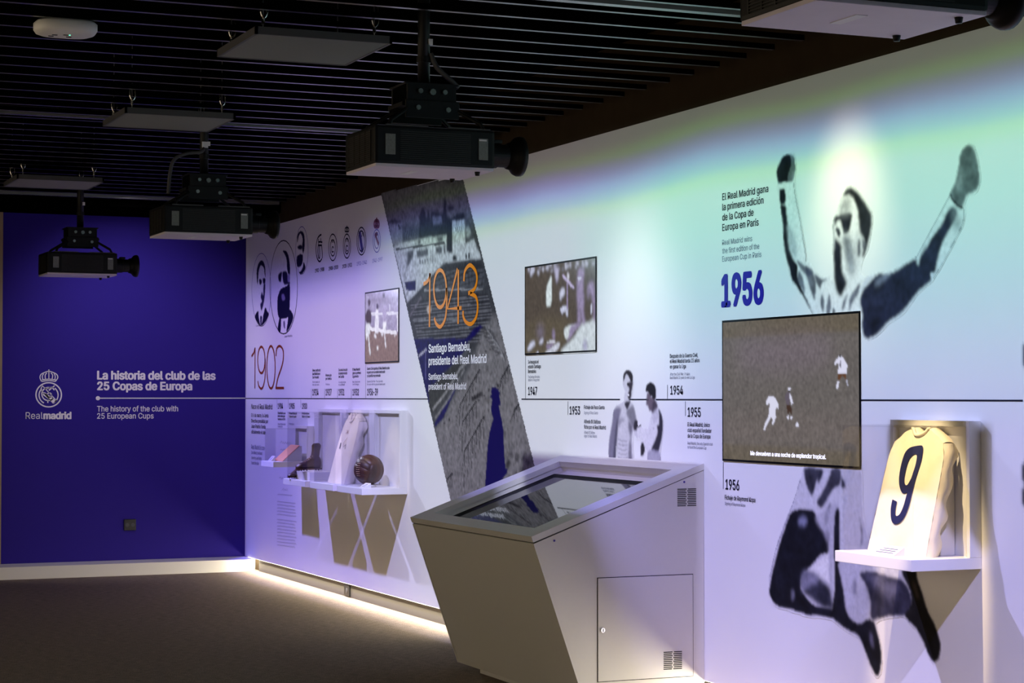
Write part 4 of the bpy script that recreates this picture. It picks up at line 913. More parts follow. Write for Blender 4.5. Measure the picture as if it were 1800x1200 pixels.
# ---- projectors
def projector(y0, z0, label):
    """y0 = face towards the photographer, z0 = underside"""
    t = thing('projector', (2.70, y0, z0), label, 'projector', 'ceiling projectors in a row along the printed wall')
    x0, x1, y1, z1 = 2.70, 3.235, y0 + .39, z0 + .172
    MB().box((x0, y0, z0 + .012), (x1, y1, z1)).build('housing', M['pblack'], t, bevel=.012)
    MB().box((x0 + .004, y0 + .004, z0), (x1 - .004, y1 - .004, z0 + .013)).build('base_plate', M['punder'], t, bevel=.003)
    # grille ribs
    g = MB()
    for k in range(15): g.box((x0 + .11, y0 - .003, z0 + .028 + k * .0085), (x1 - .11, y0 + .002, z0 + .0315 + k * .0085))
    g.build('front_grille', M['pgrille'], t)
    g = MB()
    for k in range(15): g.box((x0 - .003, y0 + .05, z0 + .028 + k * .0085), (x0 + .002, y1 - .05, z0 + .0315 + k * .0085))
    for k in range(5): g.box((x0 - .004, y0 + .05 + k * .071, z0 + .024), (x0 + .002, y0 + .056 + k * .071, z0 + .155))
    g.build('side_grille', M['pgrille'], t)
    MB().box((x0 + .045, y0 - .004, z0 + .05), (x0 + .088, y0 + .001, z0 + .135)).build('rating_label', M['plabel'], t)
    p = MB().box((x1 - .075, y0 - .004, z0 + .045), (x1 - .033, y0 + .001, z0 + .135)).build('rating_label', M['plabel'], t)
    MB().box((x1 - .074, y0 - .0055, z0 + .124), (x1 - .040, y0 - .004, z0 + .131)).build('label_heading', M['bright'], p).matrix_parent_inverse = Matrix()
    MB().box((x0 + .20, y0 + .12, z0 - .002), (x0 + .235, y0 + .25, z0 + .001)).build('underside_label', M['bright'], t)
    f = MB()
    for fx, fy in ((x0 + .06, y0 + .05), (x1 - .06, y0 + .05), (x0 + .06, y1 - .05), (x1 - .06, y1 - .05)):
        f = MB().tube([(fx, fy, z0 + .001), (fx, fy, z0 - .016)], [.012, .009], 12)
        if fx > 3: f.build('adjusting_foot', M['pblack'], t, smooth=True)
    e = MB().box((x0 + .05, y0 + .002, z1 - .001), (x0 + .235, y0 + .014, z1 + .005)).box((x1 - .21, y0 + .002, z1 - .001), (x1 - .02, y0 + .014, z1 + .005)).build('top_trim', M['cable'], t)
    # lens
    ly, lz = y0 + .16, z0 + .088
    MB().tube([(x1 - .005, ly, lz), (x1 + .02, ly, lz), (x1 + .02, ly, lz), (x1 + .07, ly, lz), (x1 + .072, ly, lz), (x1 + .14, ly, lz)], [.062, .062, .055, .055, .050, .050], 28).build('lens_barrel', M['pblack'], t, smooth=False)
    n = 28; P = []
    for (dx, rr) in ((.118, .046), (.122, .056), (.140, .060), (.150, .070), (.158, .080), (.172, .086), (.188, .085), (.190, .081), (.176, .076), (.160, .060), (.150, .044), (.148, .0)):
        P.append([(x1 + dx, ly + rr * math.cos(2 * math.pi * k / n), lz + rr * math.sin(2 * math.pi * k / n)) for k in range(n)])
    h = MB().grid(P, closed=True).build('lens_hood', M['pblack'], t, smooth=True)
    MB().tube([(x1 + .152, ly, lz), (x1 + .158, ly, lz)], [.044, .034], 24).build('lens_glass', M['lens'], h).matrix_parent_inverse = Matrix()
    MB().box((x1 + .05, ly - .03, lz + .05), (x1 + .09, ly + .03, lz + .066)).build('focus_ring_tab', M['pblack'], t, bevel=.004)
    # ceiling bracket
    cx, cy = x0 + .285, y0 + .19
    b = MB().box((cx - .13, cy - .09, z1 + .10), (cx + .13, cy + .09, z1 + .118)).box((cx - .11, cy - .10, z1 + .118), (cx + .11, cy - .085, z1 + .195)).box((cx - .11, cy + .085, z1 + .118), (cx + .11, cy + .10, z1 + .195)).box((cx - .12, cy - .10, z1 + .19), (cx + .12, cy + .10, z1 + .2)).box((cx - .12, cy - .108, z1 + .05), (cx + .12, cy - .095, z1 + .125)).box((cx - .12, cy + .095, z1 + .05), (cx + .12, cy + .108, z1 + .125)).build('mounting_bracket', M['pblack'], t, bevel=.003)
    for bx, bz, rr in ((-.055, .162, .011), (0, .160, .014), (.055, .162, .011), (-.065, .092, .011), (.07, .088, .011)):
        MB().tube([(cx + bx, cy - .114, z1 + bz), (cx + bx, cy - .099, z1 + bz)], rr, 8).build('bolt', M['steel'], t)
    for sx in (-1, 1):
        for sy in (-1, 1):
            MB().tube([(cx + sx * .08, cy + sy * .08, z1 + .108), (cx + sx * .2, cy + sy * .15, z1 + .03), (cx + sx * .215, cy + sy * .155, z1 - .002)], .009, 8).build('bracket_arm', M['pblack'], t)
    MB().tube([(cx, cy, z1 + .195), (cx, cy, 3.42)], .026, 16).build('mounting_pole', M['pblack'], t, smooth=True)
    MB().tube([(cx, cy, z1 + .30), (cx, cy, z1 + .325)], .031, 16).build('pole_collar', M['pblack'], t)
    MB().box((cx + .012, cy - .030, z1 + .375), (cx + .030, cy - .022, z1 + .40)).build('cable_tag', M['bright'], t)
    return t


P0 = projector(7.73, 2.45, 'black projector right above the touch table, nearest of those seen whole')
def proj_copy(dy, dz, label):
    c = copy_tree(P0, off=(0, dy, dz)); c['label'] = label; return c
P1 = proj_copy(11.45 - 7.73, 0.0, 'black projector with a loose looping cable, near the corner of the blue wall')
P2 = proj_copy(15.25 - 7.73, -.02, 'black projector hanging farthest away, against the blue wall')
P3 = proj_copy(4.335 - 7.73, .06, 'projector cut off by the top right edge, only its underside showing')
def cable(pts, t, r=.007, m='cable', name='power_cable'):
    return MB().tube(catmull(pts, 6, False), r, 8).build(name, M[m], t, smooth=True)
cable([(3.01, 7.90, 2.96), (3.03, 7.88, 2.90), (3.08, 7.86, 2.85), (3.12, 7.86, 2.815)], P0, .011)
cable([(2.975, 11.61, 2.98), (2.95, 11.59, 2.955), (2.86, 11.58, 2.94), (2.79, 11.58, 2.90), (2.765, 11.58, 2.82), (2.76, 11.60, 2.70)], P1, .011)
MB().box((2.965, 11.605, 2.985), (3.0, 11.613, 3.02)).build('cable_tag', M['bright'], P1)


# ---- flat panels hung over the projectors
def hanging_panel(y0, y1, z, label, hooks):
    t = thing('hanging_panel', (2.25, y0, z), label, 'ceiling panel', 'square grey panels hung under the slats')
    MB().box((2.262, y0 + .012, z), (2.838, y1 - .012, z + .02)).build('panel_board', M['hang'], t)
    f = MB().box((2.25, y0, z - .002), (2.85, y0 + .012, z + .03)).box((2.25, y1 - .012, z - .002), (2.85, y1, z + .03)).box((2.25, y0, z - .002), (2.262, y1, z + .03)).box((2.838, y0, z - .002), (2.85, y1, z + .03)).build('panel_frame', M['cable'], t)
    for hx, hy in ((2.30, y0 + .06), (2.79, y0 + .06), (2.30, y1 - .06), (2.79, y1 - .06)):
        MB().tube([(hx, hy, z + .02), (hx, hy, 3.42)], .0022, 6).build('hanging_wire', M['steel'], t)
        MB().tube(catmull([(hx - .012, hy - .012, z + .16), (hx - .014, hy - .012, z + .10), (hx, hy - .012, z + .075), (hx + .014, hy - .012, z + .10), (hx + .012, hy - .012, z + .16)], 4, False), .004, 6).build('wire_hook', M['chrome'], t)
        MB().tube([(hx, hy, z + .05), (hx, hy, z + .08)], .008, 8).build('wire_grip', M['chrome'], t)
    return t
hanging_panel(7.94, 8.56, 3.0, 'square grey panel on bright wire hooks, left of the nearest whole projector', 1)
hanging_panel(10.44, 11.02, 3.0, 'square panel hanging above the projector with the loose cable', 1)
hanging_panel(13.89, 14.47, 3.0, 'square panel farthest from the camera, above the farthest projector', 1)

# ---- oval unit on the ceiling
cx, cy, zc = 1.584, 8.547, 3.045
t = thing('ceiling_sensor', (cx, cy, zc), 'white rounded oval unit with a tiny green light on the black ceiling, top left', 'sensor')
def oval(z, s, cx=cx, cy=cy):
    P = []
    for k in range(40):
        a = 2 * math.pi * k / 40; c, q = math.cos(a), math.sin(a)
        P.append((cx + s * .133 * math.copysign(abs(c) ** .62, c), cy + s * .105 * math.copysign(abs(q) ** .8, q), z))
    return P
o = MB().grid([oval(zc + .055, .0001), oval(zc + .055, .92), oval(zc + .045, 1.0), oval(zc + .02, 1.0), oval(zc + .006, .93), oval(zc, .80), oval(zc - .001, .0001)], closed=True).build('sensor_cover', M['white'], t, smooth=True)
for dx, dy in ((-.045, .0), (.0, -.015), (-.055, .035), (.02, .03)):
    MB().box((cx + dx - .011, cy + dy - .004, zc - .003), (cx + dx + .011, cy + dy + .004, zc + .001)).build('vent_slot', M['seam'], t)
MB().box((cx + .012, cy - .022, zc - .003), (cx + .018, cy - .016, zc + .001)).build('status_light', M['led'], t)

# ---- sockets
t = thing('wall_socket', (3.724, YB, .404), 'small black double socket low on the blue wall', 'socket')
MB().box((3.672, YB - .012, .356), (3.776, YB, .452)).build('socket_plate', M['sock'], t, bevel=.004)
for dx in (-.024, .024):
    MB().tube([(3.724 + dx, YB - .0135, .404), (3.724 + dx, YB - .011, .404)], .017, 16).build('socket_insert', M['cable'], t)
t = thing('wall_socket', (XW + .03, 14.25, .06), 'small black socket in the skirting under the display cases', 'socket')
MB().box((XW + .018, 14.19, .008), (XW + .03, 14.31, .092)).build('socket_plate', M['sock'], t, bevel=.003)
MB().tube([(XW + .0165, 14.25, .05), (XW + .019, 14.25, .05)], .018, 16).build('socket_insert', M['cable'], t)


# ---- display cases
def display_case(y0, y1, zb, zt, xf, label, sh=.045, gt=None, group='white wall cases with glass covers'):
    t = thing('display_case', (XW, (y0 + y1) / 2, zb), label, 'display case', group)
    zs = zb + sh; xb = XW - .0005
    MB().box((XW - .028, y0 + .012, zs), (xb, y1 - .012, zt - .012)).build('back_panel', M['white'], t)
    w = .022; xo = XW - .055
    for a, b in (((xo, y0, zs), (xb, y0 + w, zt)), ((xo, y1 - w, zs), (xb, y1, zt)), ((xo, y0 + w, zt - w), (xb, y1 - w, zt))):
        MB().box(a, b).build('frame_member', M['white'], t, bevel=.002)
    MB().box((xf, y0, zb), (xb, y1, zs)).build('shelf', M['white'], t, bevel=.003)
    zg = zt - .024 if gt is None else gt; xg = xf + .022; g = .005; ya, yb = y0 + .024, y1 - .024
    MB().box((xg, ya, zs), (xg + g, yb, zg)).build('glass_pane', M['glass'], t)
    MB().box((xg + g, ya, zs), (xo + .02, ya + g, zg)).build('glass_pane', M['glass'], t)
    MB().box((xg + g, yb - g, zs), (xo + .02, yb, zg)).build('glass_pane', M['glass'], t)
    MB().box((xg, ya, zg), (xo + .02, yb, zg + g)).build('glass_pane', M['glass'], t)
    return t
display_case(6.42, 6.96, .83, 1.405, 4.415, 'white wall case with a glass cover holding the shirt numbered 9')
display_case(12.885, 13.425, .83, 1.405, 4.41, 'white glass-covered wall case holding the brown ball')
display_case(13.52, 14.06, .83, 1.405, 4.41, 'white glass-covered wall case holding the old lace-up shirt, left of the ball case')
display_case(14.18, 14.74, .83, 1.405, 4.41, 'white glass-covered wall case holding the old boots')
display_case(15.01, 15.35, .95, 1.27, 4.41, 'smallest glass-covered case, higher and nearest the blue wall, with an orange document', sh=.042)


# ---- shirts
def shirt(y0, y1, zs, label, mcol, x_bot, x_top, ztop, neck, standlabel):
    """folded shirt laid on a sloping stand; front towards the room (-X)"""
    yc = (y0 + y1) / 2; hw = (y1 - y0) / 2; nr, nc = 26, 25
    def H(s):      # top profile, s in -1..1
        a = abs(s); sh = ztop - .055 * max(0, (a - .30) / .70) ** 1.4
        return sh - neck * max(0, 1 - (a / .30) ** 2)
    def Fp(s, t_, back=0.0):
        z = zs + (H(s) - zs) * t_
        w = hw * (1.0 - .07 * t_ - (.10 * max(0, t_ - .9) / .1))
        tt = (z - zs) / (ztop - zs); x = x_bot + (x_top - x_bot) * tt
        puff = .022 * (1 - abs(s) ** 4) * math.sin(math.pi * min(1, .15 + .8 * t_)) + .004 * math.sin(5 * s + 7 * t_) * (1 - abs(s))
        fold = .004 * math.sin(14 * (s * .8 + t_)) * max(0, t_ - .75) * 4
        return (x - puff - fold + back, yc + s * w, z)
    Sx = [-1 + 2 * j / (nc - 1) for j in range(nc)]
    front = [[Fp(s, i / (nr - 1)) for s in Sx] for i in range(nr)]
    mb = MB().grid(front)
    bk = .05
    for sd in (-1, 1):        # sides roll back to the stand, with soft crumples
        rows = []
        for i in range(nr):
            p = Fp(sd, i / (nr - 1)); rows.append([(p[0] + bk * q * (1 + .15 * math.sin(i * .9)), p[1] - sd * (.012 * math.sin(q * 3.0) * -1 + .004 * math.sin(i * 1.3 + q * 5)), p[2]) for q in (0, .25, .5, .75, 1.0, 1.3)])
        mb.grid(rows)
    rows = []
    for q in (0, .3, .7, 1.0): rows.append([(lambda p: (p[0] + bk * q, p[1], p[2] + .006 * math.sin(math.pi * q)))(Fp(s, 1)) for s in Sx])
    mb.grid(rows); mb.grid([[(lambda p: (p[0] + bk * q, p[1], p[2]))(Fp(s, 0)) for s in Sx] for q in (0, 1)])
    t = thing('shirt', (x_bot, yc, zs), label, 'shirt')
    mb.build('shirt_fabric', mcol, t, smooth=True)
    # collar band
    C = [Fp(-.33 + .66 * k / 16, 1, 0) for k in range(17)]
    MB().tube([(p[0] - .002, p[1], p[2] + .001) for p in C], .007, 8).build('collar', mcol, t, smooth=True)
    # wedge stand
    s = thing('shirt_stand', (x_bot, yc, zs), standlabel, 'stand')
    e = .052
    MB().prism([(x_bot + .052, zs), (XW - .03, zs), (XW - .03, ztop - .09), (x_top + .05, ztop - .09)], 'y', y0 + e, y1 - e).build('stand_wedge', M['foam'], s, bevel=.003)
    return t, Fp


ZS = .875
t9, F9 = shirt(6.50, 6.905, ZS, 'cream and white football shirt with a dark blue number 9, on a sloping stand', M['clothc'], 4.535, 4.66, 1.372, .028, 'white wedge behind the number 9 shirt')
def on_shirt(F, pts, w, name, m, parent, lift=.003):
    mb = MB(); L, R = ribbon(pts, w); vs = []
    for a in L + R: p = F(a[0], a[1]); vs.append((p[0] - lift, p[1], p[2]))
    n = len(L); mb.add(vs, [(i, i + 1, n + i + 1, n + i) for i in range(n - 1)]); o = mb.build(name, m, parent); return o
# the number: s runs towards -Y as seen from the room (mirror), so the sign of s is flipped
def S(pts): return [(-a, b) for a, b in pts]
loop = catmull(S([(.30, .80), (.20, .86), (.02, .875), (-.14, .82), (-.18, .72), (-.16, .62), (-.02, .56), (.14, .575), (.26, .64)]), 6, False)
stem = catmull(S([(.26, .68), (.34, .78), (.30, .84), (.27, .66), (.25, .50), (.23, .38), (.14, .295), (-.02, .27), (-.18, .31), (-.23, .40)]), 6, False)
def ribbon_uv(pts, wu, wv):
    P = [np.array(p) for p in pts]; n = len(P); L = []; R = []
    for i in range(n):
        d = P[min(i + 1, n - 1)] - P[max(i - 1, 0)]; d = d * np.array([.19, .5]); d /= np.linalg.norm(d) + 1e-9; nn = np.array([-d[1], d[0]])
        L.append(P[i] + nn * wu / np.array([.19, .5])); R.append(P[i] - nn * wu / np.array([.19, .5]))
    return L, R
mb = MB()
for path in (catmull(S([(.25, .62), (.13, .555), (-.03, .55), (-.17, .60), (-.21, .70), (-.18, .80), (-.06, .865), (.10, .875), (.22, .83), (.27, .74), (.25, .62), (.245, .50), (.22, .39), (.13, .315), (-.02, .285), (-.16, .30), (-.24, .36), (-.25, .43)]), 8, False),):
    L, R = ribbon_uv(path, .0175, 0); vs = []
    for a in L + R: p = F9(a[0], a[1]); vs.append((p[0] - .004, p[1], p[2]))
    n = len(L); mb.add(vs, [(i, i + 1, n + i + 1, n + i) for i in range(n - 1)])
mb.build('shirt_number', M['navy'], t9)
tw, Fw = shirt(13.60, 13.98, ZS, 'white old football shirt with a laced neck and small embroidery', M['cloth'], 4.52, 4.66, 1.375, .06, 'white wedge behind the laced shirt')
mb = MB()
for path in ([(-.1, .86), (.1, .80)], [(.1, .86), (-.1, .80)], [(-.3, .66), (-.1, .70), (.05, .66), (-.05, .60), (-.25, .62), (-.3, .66)]):
    L, R = ribbon_uv(path, .003, 0); vs = [(lambda p: (p[0] - .004, p[1], p[2]))(Fw(a[0], a[1])) for a in L + R]; n = len(L)
    mb.add(vs, [(i, i + 1, n + i + 1, n + i) for i in range(n - 1)])
mb.build('neck_lace', M['leatherl'], tw)
mb = MB()
for path in ([(.30, .50), (.33, .58)], [(-.45, .50), (-.42, .57), (-.1, .58)]):
    L, R = ribbon_uv(path, .003 if len(path) > 2 else .006, 0); vs = [(lambda p: (p[0] - .004, p[1], p[2]))(Fw(a[0], a[1])) for a in L + R]; n = len(L)
    mb.add(vs, [(i, i + 1, n + i + 1, n + i) for i in range(n - 1)])
mb.build('embroidery', M['navy'], tw)


# ---- leather ball in long panels
def ball(c, R_):
    t = thing('leather_ball', (c[0], c[1], c[2] - R_), 'old brown leather football with stitched strips, on a low ring', 'ball')
    n = 15
    axes = [((1, 0, 0), (0, 1, 0), (0, 0, 1)), ((-1, 0, 0), (0, 0, 1), (0, 1, 0)), ((0, 1, 0), (0, 0, 1), (1, 0, 0)), ((0, -1, 0), (1, 0, 0), (0, 0, 1)), ((0, 0, 1), (1, 0, 0), (0, 1, 0)), ((0, 0, -1), (0, 1, 0), (1, 0, 0))]
    rot = Matrix.Rotation(.5, 3, 'Z') @ Matrix.Rotation(.35, 3, 'X')
    for f, (a, u, v) in enumerate(axes):
        a, u, v = Vector(a), Vector(u), Vector(v)
        for k in range(3):
            P = []
            for i in range(6):
                row = []
                for j in range(n + 1):
                    su = -1 + 2 * (k + i / 5) / 3; sv = -1 + 2 * j / n
                    p = (a + u * math.tan(su * math.pi / 4) + v * math.tan(sv * math.pi / 4)).normalized()
                    eg = min(i, 5 - i, 1.2 * j, 1.2 * (n - j)); r_ = R_ * (1 - .035 * math.exp(-eg * 1.6))
                    row.append(tuple(Vector(c) + rot @ p * r_))
                P.append(row)
            MB().grid(P).build('leather_panel', M['leather'] if (f + k) % 3 else M['leatherd'], t, smooth=True)
    for k in range(7):
        a = 2.55 + .0; zz = c[2] + .045 - k * .014; rr = math.sqrt(max(0, R_ ** 2 - (zz - c[2]) ** 2)) + .001
        an = math.radians(205); d = .14
        MB().tube([(c[0] + rr * math.cos(an - d), c[1] + rr * math.sin(an - d), zz), (c[0] + (rr + .004) * math.cos(an), c[1] + (rr + .004) * math.sin(an), zz), (c[0] + rr * math.cos(an + d), c[1] + rr * math.sin(an + d), zz)], .0025, 6).build('lace', M['leatherl'], t)
    s = thing('ball_ring', (c[0], c[1], ZS), 'low clear ring under the brown ball', 'stand')
    MB().tube([(c[0] + .045 * math.cos(a), c[1] + .045 * math.sin(a), ZS + .008) for a in np.linspace(0, 2 * math.pi, 25)], .008, 8).build('ring', M['foam'], s, smooth=True)
ball((4.545, 13.13, .993), .106)


# ---- boots
def boot(name, base, yaw, scale, label, shaft=True, tilt=0.0):
    """lofted leather boot: toe along +x of its own axes"""
    t = thing(name, base, label, 'boot')
    c, s = math.cos(yaw), math.sin(yaw); ct, st = math.cos(tilt), math.sin(tilt)
    def W_(p):
        x, y, z = p[0] * scale, p[1] * scale, p[2] * scale
        x, z = x * ct - z * st, x * st + z * ct
        return (base[0] + x * c - y * s, base[1] + x * s + y * c, base[2] + z)
    n = 20
    secs = [(.245, .016, .012, .028), (.235, .034, .010, .046), (.21, .044, .008, .062), (.17, .048, .008, .070), (.13, .044, .008, .085), (.10, .040, .008, .105), (.06, .038, .008, .125), (.02, .037, .008, .130), (-.02, .033, .008, .120), (-.035, .016, .010, .10)]
    P = []
    for (x, w, z0, z1) in secs:
        P.append([W_((x, w * math.copysign(abs(math.cos(a)) ** .8, math.cos(a)), (z0 + z1) / 2 + (z1 - z0) / 2 * math.sin(a))) for a in [2 * math.pi * k / n for k in range(n)]])
    up = MB().grid(P, closed=True); up.add(P[0], [tuple(range(n))]); up.add(P[-1], [tuple(range(n))]); up.build('foot_leather', M['leatherd'], t, smooth=True)
    if shaft:
        P = []
        for (z, x, rx, ry) in ((.07, .045, .060, .036), (.11, .035, .052, .036), (.145, .024, .044, .034), (.18, .018, .043, .034), (.21, .014, .046, .036), (.235, .012, .049, .038), (.242, .012, .046, .035), (.20, .014, .038, .029)):
            P.append([W_((x + rx * math.cos(a), ry * math.sin(a), z + .012 * math.sin(a * 2) * (z > .2))) for a in [2 * math.pi * k / n for k in range(n)]])
        MB().grid(P, closed=True).build('ankle_leather', M['leatherd'], t, smooth=True)
    so = [(.25, 0), (.24, .03), (.2, .045), (.15, .046), (.09, .036), (.03, .038), (-.03, .036), (-.042, 0), (-.03, -.036), (.03, -.038), (.09, -.036), (.15, -.046), (.2, -.045), (.24, -.03)]
    mb = MB(); k = len(so); mb.add([W_((x, y, 0)) for x, y in so] + [W_((x, y, .012)) for x, y in so], [tuple(range(k)), tuple(range(k, 2 * k))] + [(i, (i + 1) % k, k + (i + 1) % k, k + i) for i in range(k)])
    mb.build('sole', M['leather'], t)
    for (x, y) in ((.2, .02), (.2, -.02), (.14, .025), (.14, -.025), (0, .02), (0, -.02)):
        MB().tube([W_((x, y, .001)), W_((x, y, -.012))], [.008 * scale, .006 * scale], 8).build('stud', M['leatherd'], t)
    for i in range(6):
        x = .155 - .021 * i; z = .078 + .0105 * i + (.010 * max(0, i - 3))
        MB().tube([W_((x, -.022, z - .004)), W_((x - .004, 0, z + .006)), W_((x, .022, z - .004))], .003 * scale, 6).build('lace', M['leatherl'], t)
    return t
YBOOT = 14.44
b1 = MB().box((4.47, 14.26, ZS), (4.67, 14.66, ZS + .062)).build('display_block', M['white'], bevel=.002)
T(b1, 'low white block carrying the upright boot', 'block')
boot('football_boot', (4.59, 14.45, ZS + .077), math.radians(198), .78, 'dark leather ankle boot standing on the white block')
boot('football_boot', (4.50, 14.63, ZS + .012), math.radians(215), .50, 'old dark boot with pale laces lying low at the front of the shelf', shaft=False)

# ---- document and small cards
t = thing('document', (4.50, 15.2, .992), 'orange paper document on a sloping white support', 'document')
MB().hexa([(4.50, 15.06, .992), (4.50, 15.30, .992), (4.64, 15.30, 1.115), (4.64, 15.06, 1.115), (4.498, 15.06, .996), (4.498, 15.30, .996), (4.638, 15.30, 1.119), (4.638, 15.06, 1.119)]).build('paper_sheet', M['orange'], t)
MB().prism([(4.505, .992), (4.66, .992), (4.66, 1.112), (4.645, 1.112)], 'y', 15.07, 15.29).build('paper_support', M['white'], t)
def card(x, y0, y1, z, lab, sx=.05, h=.03):
    o = thing('caption_card', (x, (y0 + y1) / 2, z), lab, 'card', 'small white caption cards in the cases')
    MB().prism([(x, z), (x + sx, z), (x + sx, z + h)], 'y', y0, y1).build('card_body', M['paper'], o)
    mb = MB()
    for k in range(3):
        f0 = .25 + .2 * k; mb.hexa([(x + sx * f0, y0 + .02, z + h * f0), (x + sx * f0, y1 - .02 - .01 * k, z + h * f0), (x + sx * (f0 + .06), y1 - .02 - .01 * k, z + h * (f0 + .06)), (x + sx * (f0 + .06), y0 + .02, z + h * (f0 + .06)),
                 (x + sx * f0, y0 + .02, z + h * f0 + .0008), (x + sx * f0, y1 - .02 - .01 * k, z + h * f0 + .0008), (x + sx * (f0 + .06), y1 - .02 - .01 * k, z + h * (f0 + .06) + .0008), (x + sx * (f0 + .06), y0 + .02, z + h * (f0 + .06) + .0008)])
    mb.build('card_text', M['inkg'], o)
card(4.452, 6.60, 6.76, ZS, 'white caption card at the foot of the number 9 shirt', .055, .034)
card(4.445, 12.94, 13.05, ZS, 'white caption card beside the brown ball', .05, .032)
card(4.452, 14.66, 14.71, ZS, 'white caption card next to the low boot', .04, .03)
card(4.452, 15.22, 15.31, .992, 'white caption card in the smallest case', .035, .04)


# ---- the touch table
Yn, Yf = 8.657, 10.313; XA, XB = 3.81, 4.7385; ZA, ZBk = .837, 1.172
ex = np.array([XB - XA, 0, ZBk - ZA]); LL = np.linalg.norm(ex); ex /= LL; nn = np.array([-ex[2], 0, ex[0]])
def K(e, y, d): q = np.array([XA, 0, ZA]) + ex * e + nn * d; return (q[0], Yn + y, q[2])
WY = Yf - Yn
t = thing('touch_table', (XA + .3, Yn, 0), 'large white touch table with a sloping glossy screen and slanted front, against the printed wall', 'touch table')
def slab(e0, e1, y0, y1, d0, d1, name, m, parent=t, bevel=0, mb=None):
    b = (mb or MB()).hexa([K(e0, y0, d0), K(e1, y0, d0), K(e1, y1, d0), K(e0, y1, d0), K(e0, y0, d1), K(e1, y0, d1), K(e1, y1, d1), K(e0, y1, d1)])
    return b.build(name, m, parent, bevel=bevel) if name else b
e0, e1, y0, y1 = .088, .885, .152, 1.508
# rim: four mitred members
def rimpiece(a, b, c, d):      # four corners (e,y)
    mb = MB(); mb.add([K(*q, -.030) for q in (a, b, c, d)] + [K(*q, 0) for q in (a, b, c, d)], [(0, 3, 2, 1), (4, 5, 6, 7), (0, 1, 5, 4), (1, 2, 6, 5), (2, 3, 7, 6), (3, 0, 4, 7)])
    mb.build('rim_member', M['body'], t)
OUT = [(0, 0), (LL, 0), (LL, WY), (0, WY)]; INN = [(e0, y0), (e1, y0), (e1, y1), (e0, y1)]
for i in range(4): rimpiece(OUT[i], OUT[(i + 1) % 4], INN[(i + 1) % 4], INN[i])
# stepped well
lip = MB()
for a in ((e0 - .006, e1 + .006, y0 - .02, y0 - .006), (e0 - .006, e1 + .006, y1 + .006, y1 + .02), (e0 - .02, e0 - .006, y0 - .02, y1 + .02), (e1 + .006, e1 + .02, y0 - .02, y1 + .02)): slab(*a, -.062, -.030, None, None, mb=lip)
lip.build('well_side', M['body'], t)
slab(e0 - .02, e1 + .02, y0 - .02, y1 + .02, -.072, -.0585, 'well_floor', M['body'])
slab(e0 + .045, .832, y0 + .02, y1 - .006, -.0585, -.0535, 'screen_bezel', M['bezel'])
slab(e0 + .095, .782, y0 + .07, 1.405, -.0535, -.0522, 'display_glass', M['dglass'])
# body
u = .033
P0_ = K(0, 0, -u); P1_ = K(LL, 0, -u)
xb0 = XA + .002 + u * .0; zb0 = .03
slope = (4.09 - XA) / (ZA - .03)
def xfront(z): return XA + slope * (ZA - z)
zt0 = ZA - u / ex[0]; zt1 = ZBk - u / ex[0]
def side(y, yy, z_low):
    xa = xfront(zt0 - 0) + .001
    poly = [(xfront(zt0), zt0), (XB, zt1), (XB, z_low), (xfront(z_low), z_low)]
    return MB().prism(poly, 'y', y, yy)
side(Yn + .0015, Yn + .02, .098).build('side_panel', M['body'], t)
side(Yf - .02, Yf - .0015, .098).build('side_panel', M['body'], t)
MB().hexa([(xfront(.03) + .0015, Yn + .0215, .03), (xfront(.03) + .022, Yn + .0215, .03), (xfront(.03) + .022, Yf - .0215, .03), (xfront(.03) + .0015, Yf - .0215, .03),
           (xfront(zt0) + .0015, Yn + .0215, zt0), (xfront(zt0) + .022, Yn + .0215, zt0 + .007), (xfront(zt0) + .022, Yf - .0215, zt0 + .007), (xfront(zt0) + .0015, Yf - .0215, zt0)]).build('front_panel', M['body'], t)
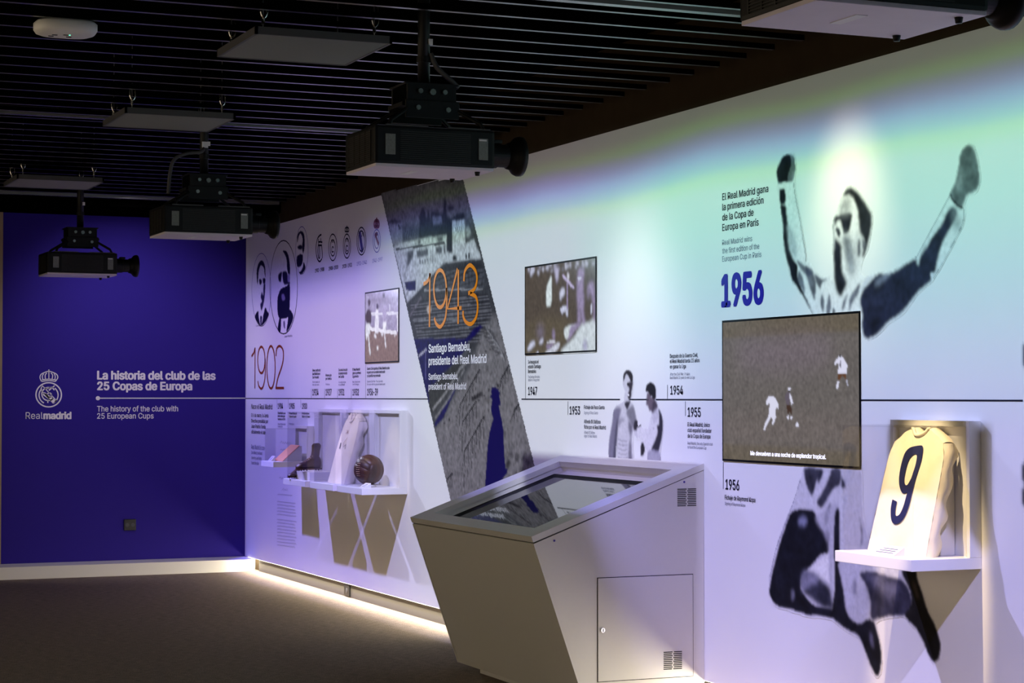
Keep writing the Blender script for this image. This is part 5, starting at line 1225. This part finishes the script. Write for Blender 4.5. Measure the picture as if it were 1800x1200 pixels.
# edge strips of the slanted front seen beside the panel joint
for a, b in ((Yn + .0015, Yn + .0205), (Yf - .0205, Yf - .0015)):
    MB().hexa([(xfront(.03), a, .03), (xfront(.03) + .02, a, .03), (xfront(.03) + .02, b, .03), (xfront(.03), b, .03), (xfront(.12), a, .12), (xfront(.12) + .02, a, .12), (xfront(.12) + .02, b, .12), (xfront(.12), b, .12)]).build('corner_strip', M['body'], t)
MB().prism([(xfront(zt0) + .07, zt0 - .09), (XB - .02, zt1 - .09), (XB - .02, .06), (xfront(.06) + .03, .06)], 'y', Yn + .03, Yf - .03).build('inner_carcass', M['seam'], t)
MB().box((4.12, Yn + .26, 0), (XB - .02, Yf - .26, .07)).build('plinth', M['body'], t)
gap = MB()
for a in ((.004, LL - .004, .003, .03), (.004, LL - .004, WY - .03, WY - .003), (.004, .03, .003, WY - .003), (LL - .03, LL - .004, .003, WY - .003)): slab(*a, -.0345, -.029, None, None, mb=gap)
gap.build('shadow_gap', M['seam'], t)
# door on the end panel
ys = Yn + .0015
door = MB().box((4.159, ys - .0045, .134), (4.674, ys - .0002, .628)).build('door', M['body'], t, bevel=.0008)
gp = MB().box((4.1555, ys - .0012, .1305), (4.6775, ys - .0001, .6315)).build('door_gap', M['seam'], t)
def sub(o): o.matrix_parent_inverse = Matrix(); return o
sub(MB().tube([(4.183, ys - .011, .379), (4.183, ys - .004, .379)], .0115, 20).build('lock', M['chrome'], door))
sub(MB().box((4.1815, ys - .0125, .372), (4.1845, ys - .0105, .386)).build('keyhole', M['seam'], door))
def vent(xa, xb, za, zb, yy, parent, ischild):
    mb = MB(); n = 10; xm = (xa + xb) / 2; h = (zb - za) / n
    for k in range(n):
        z = za + k * h
        o_ = .004 if k % 2 else -.002
        mb.box((xa, yy - .0008, z + h * .2), (xm - .004 + o_ * .6, yy + .0006, z + h * .72)); mb.box((xm + .004 + o_ * .6, yy - .0008, z + h * .2), (xb, yy + .0006, z + h * .72))
    o = mb.build('vent_slots', M['seam'], parent)
    if ischild: sub(o)
vent(4.592, 4.696, .962, 1.052, ys, t, False)
vent(4.512, 4.613, .170, .261, ys - .0045, door, True)
for x, z in ((3.93, .815), (4.63, 1.082)):
    MB().tube([(x, ys - .0012, z), (x, ys, z)], .0055, 12).build('screw_cap', M['inkmid'], t)
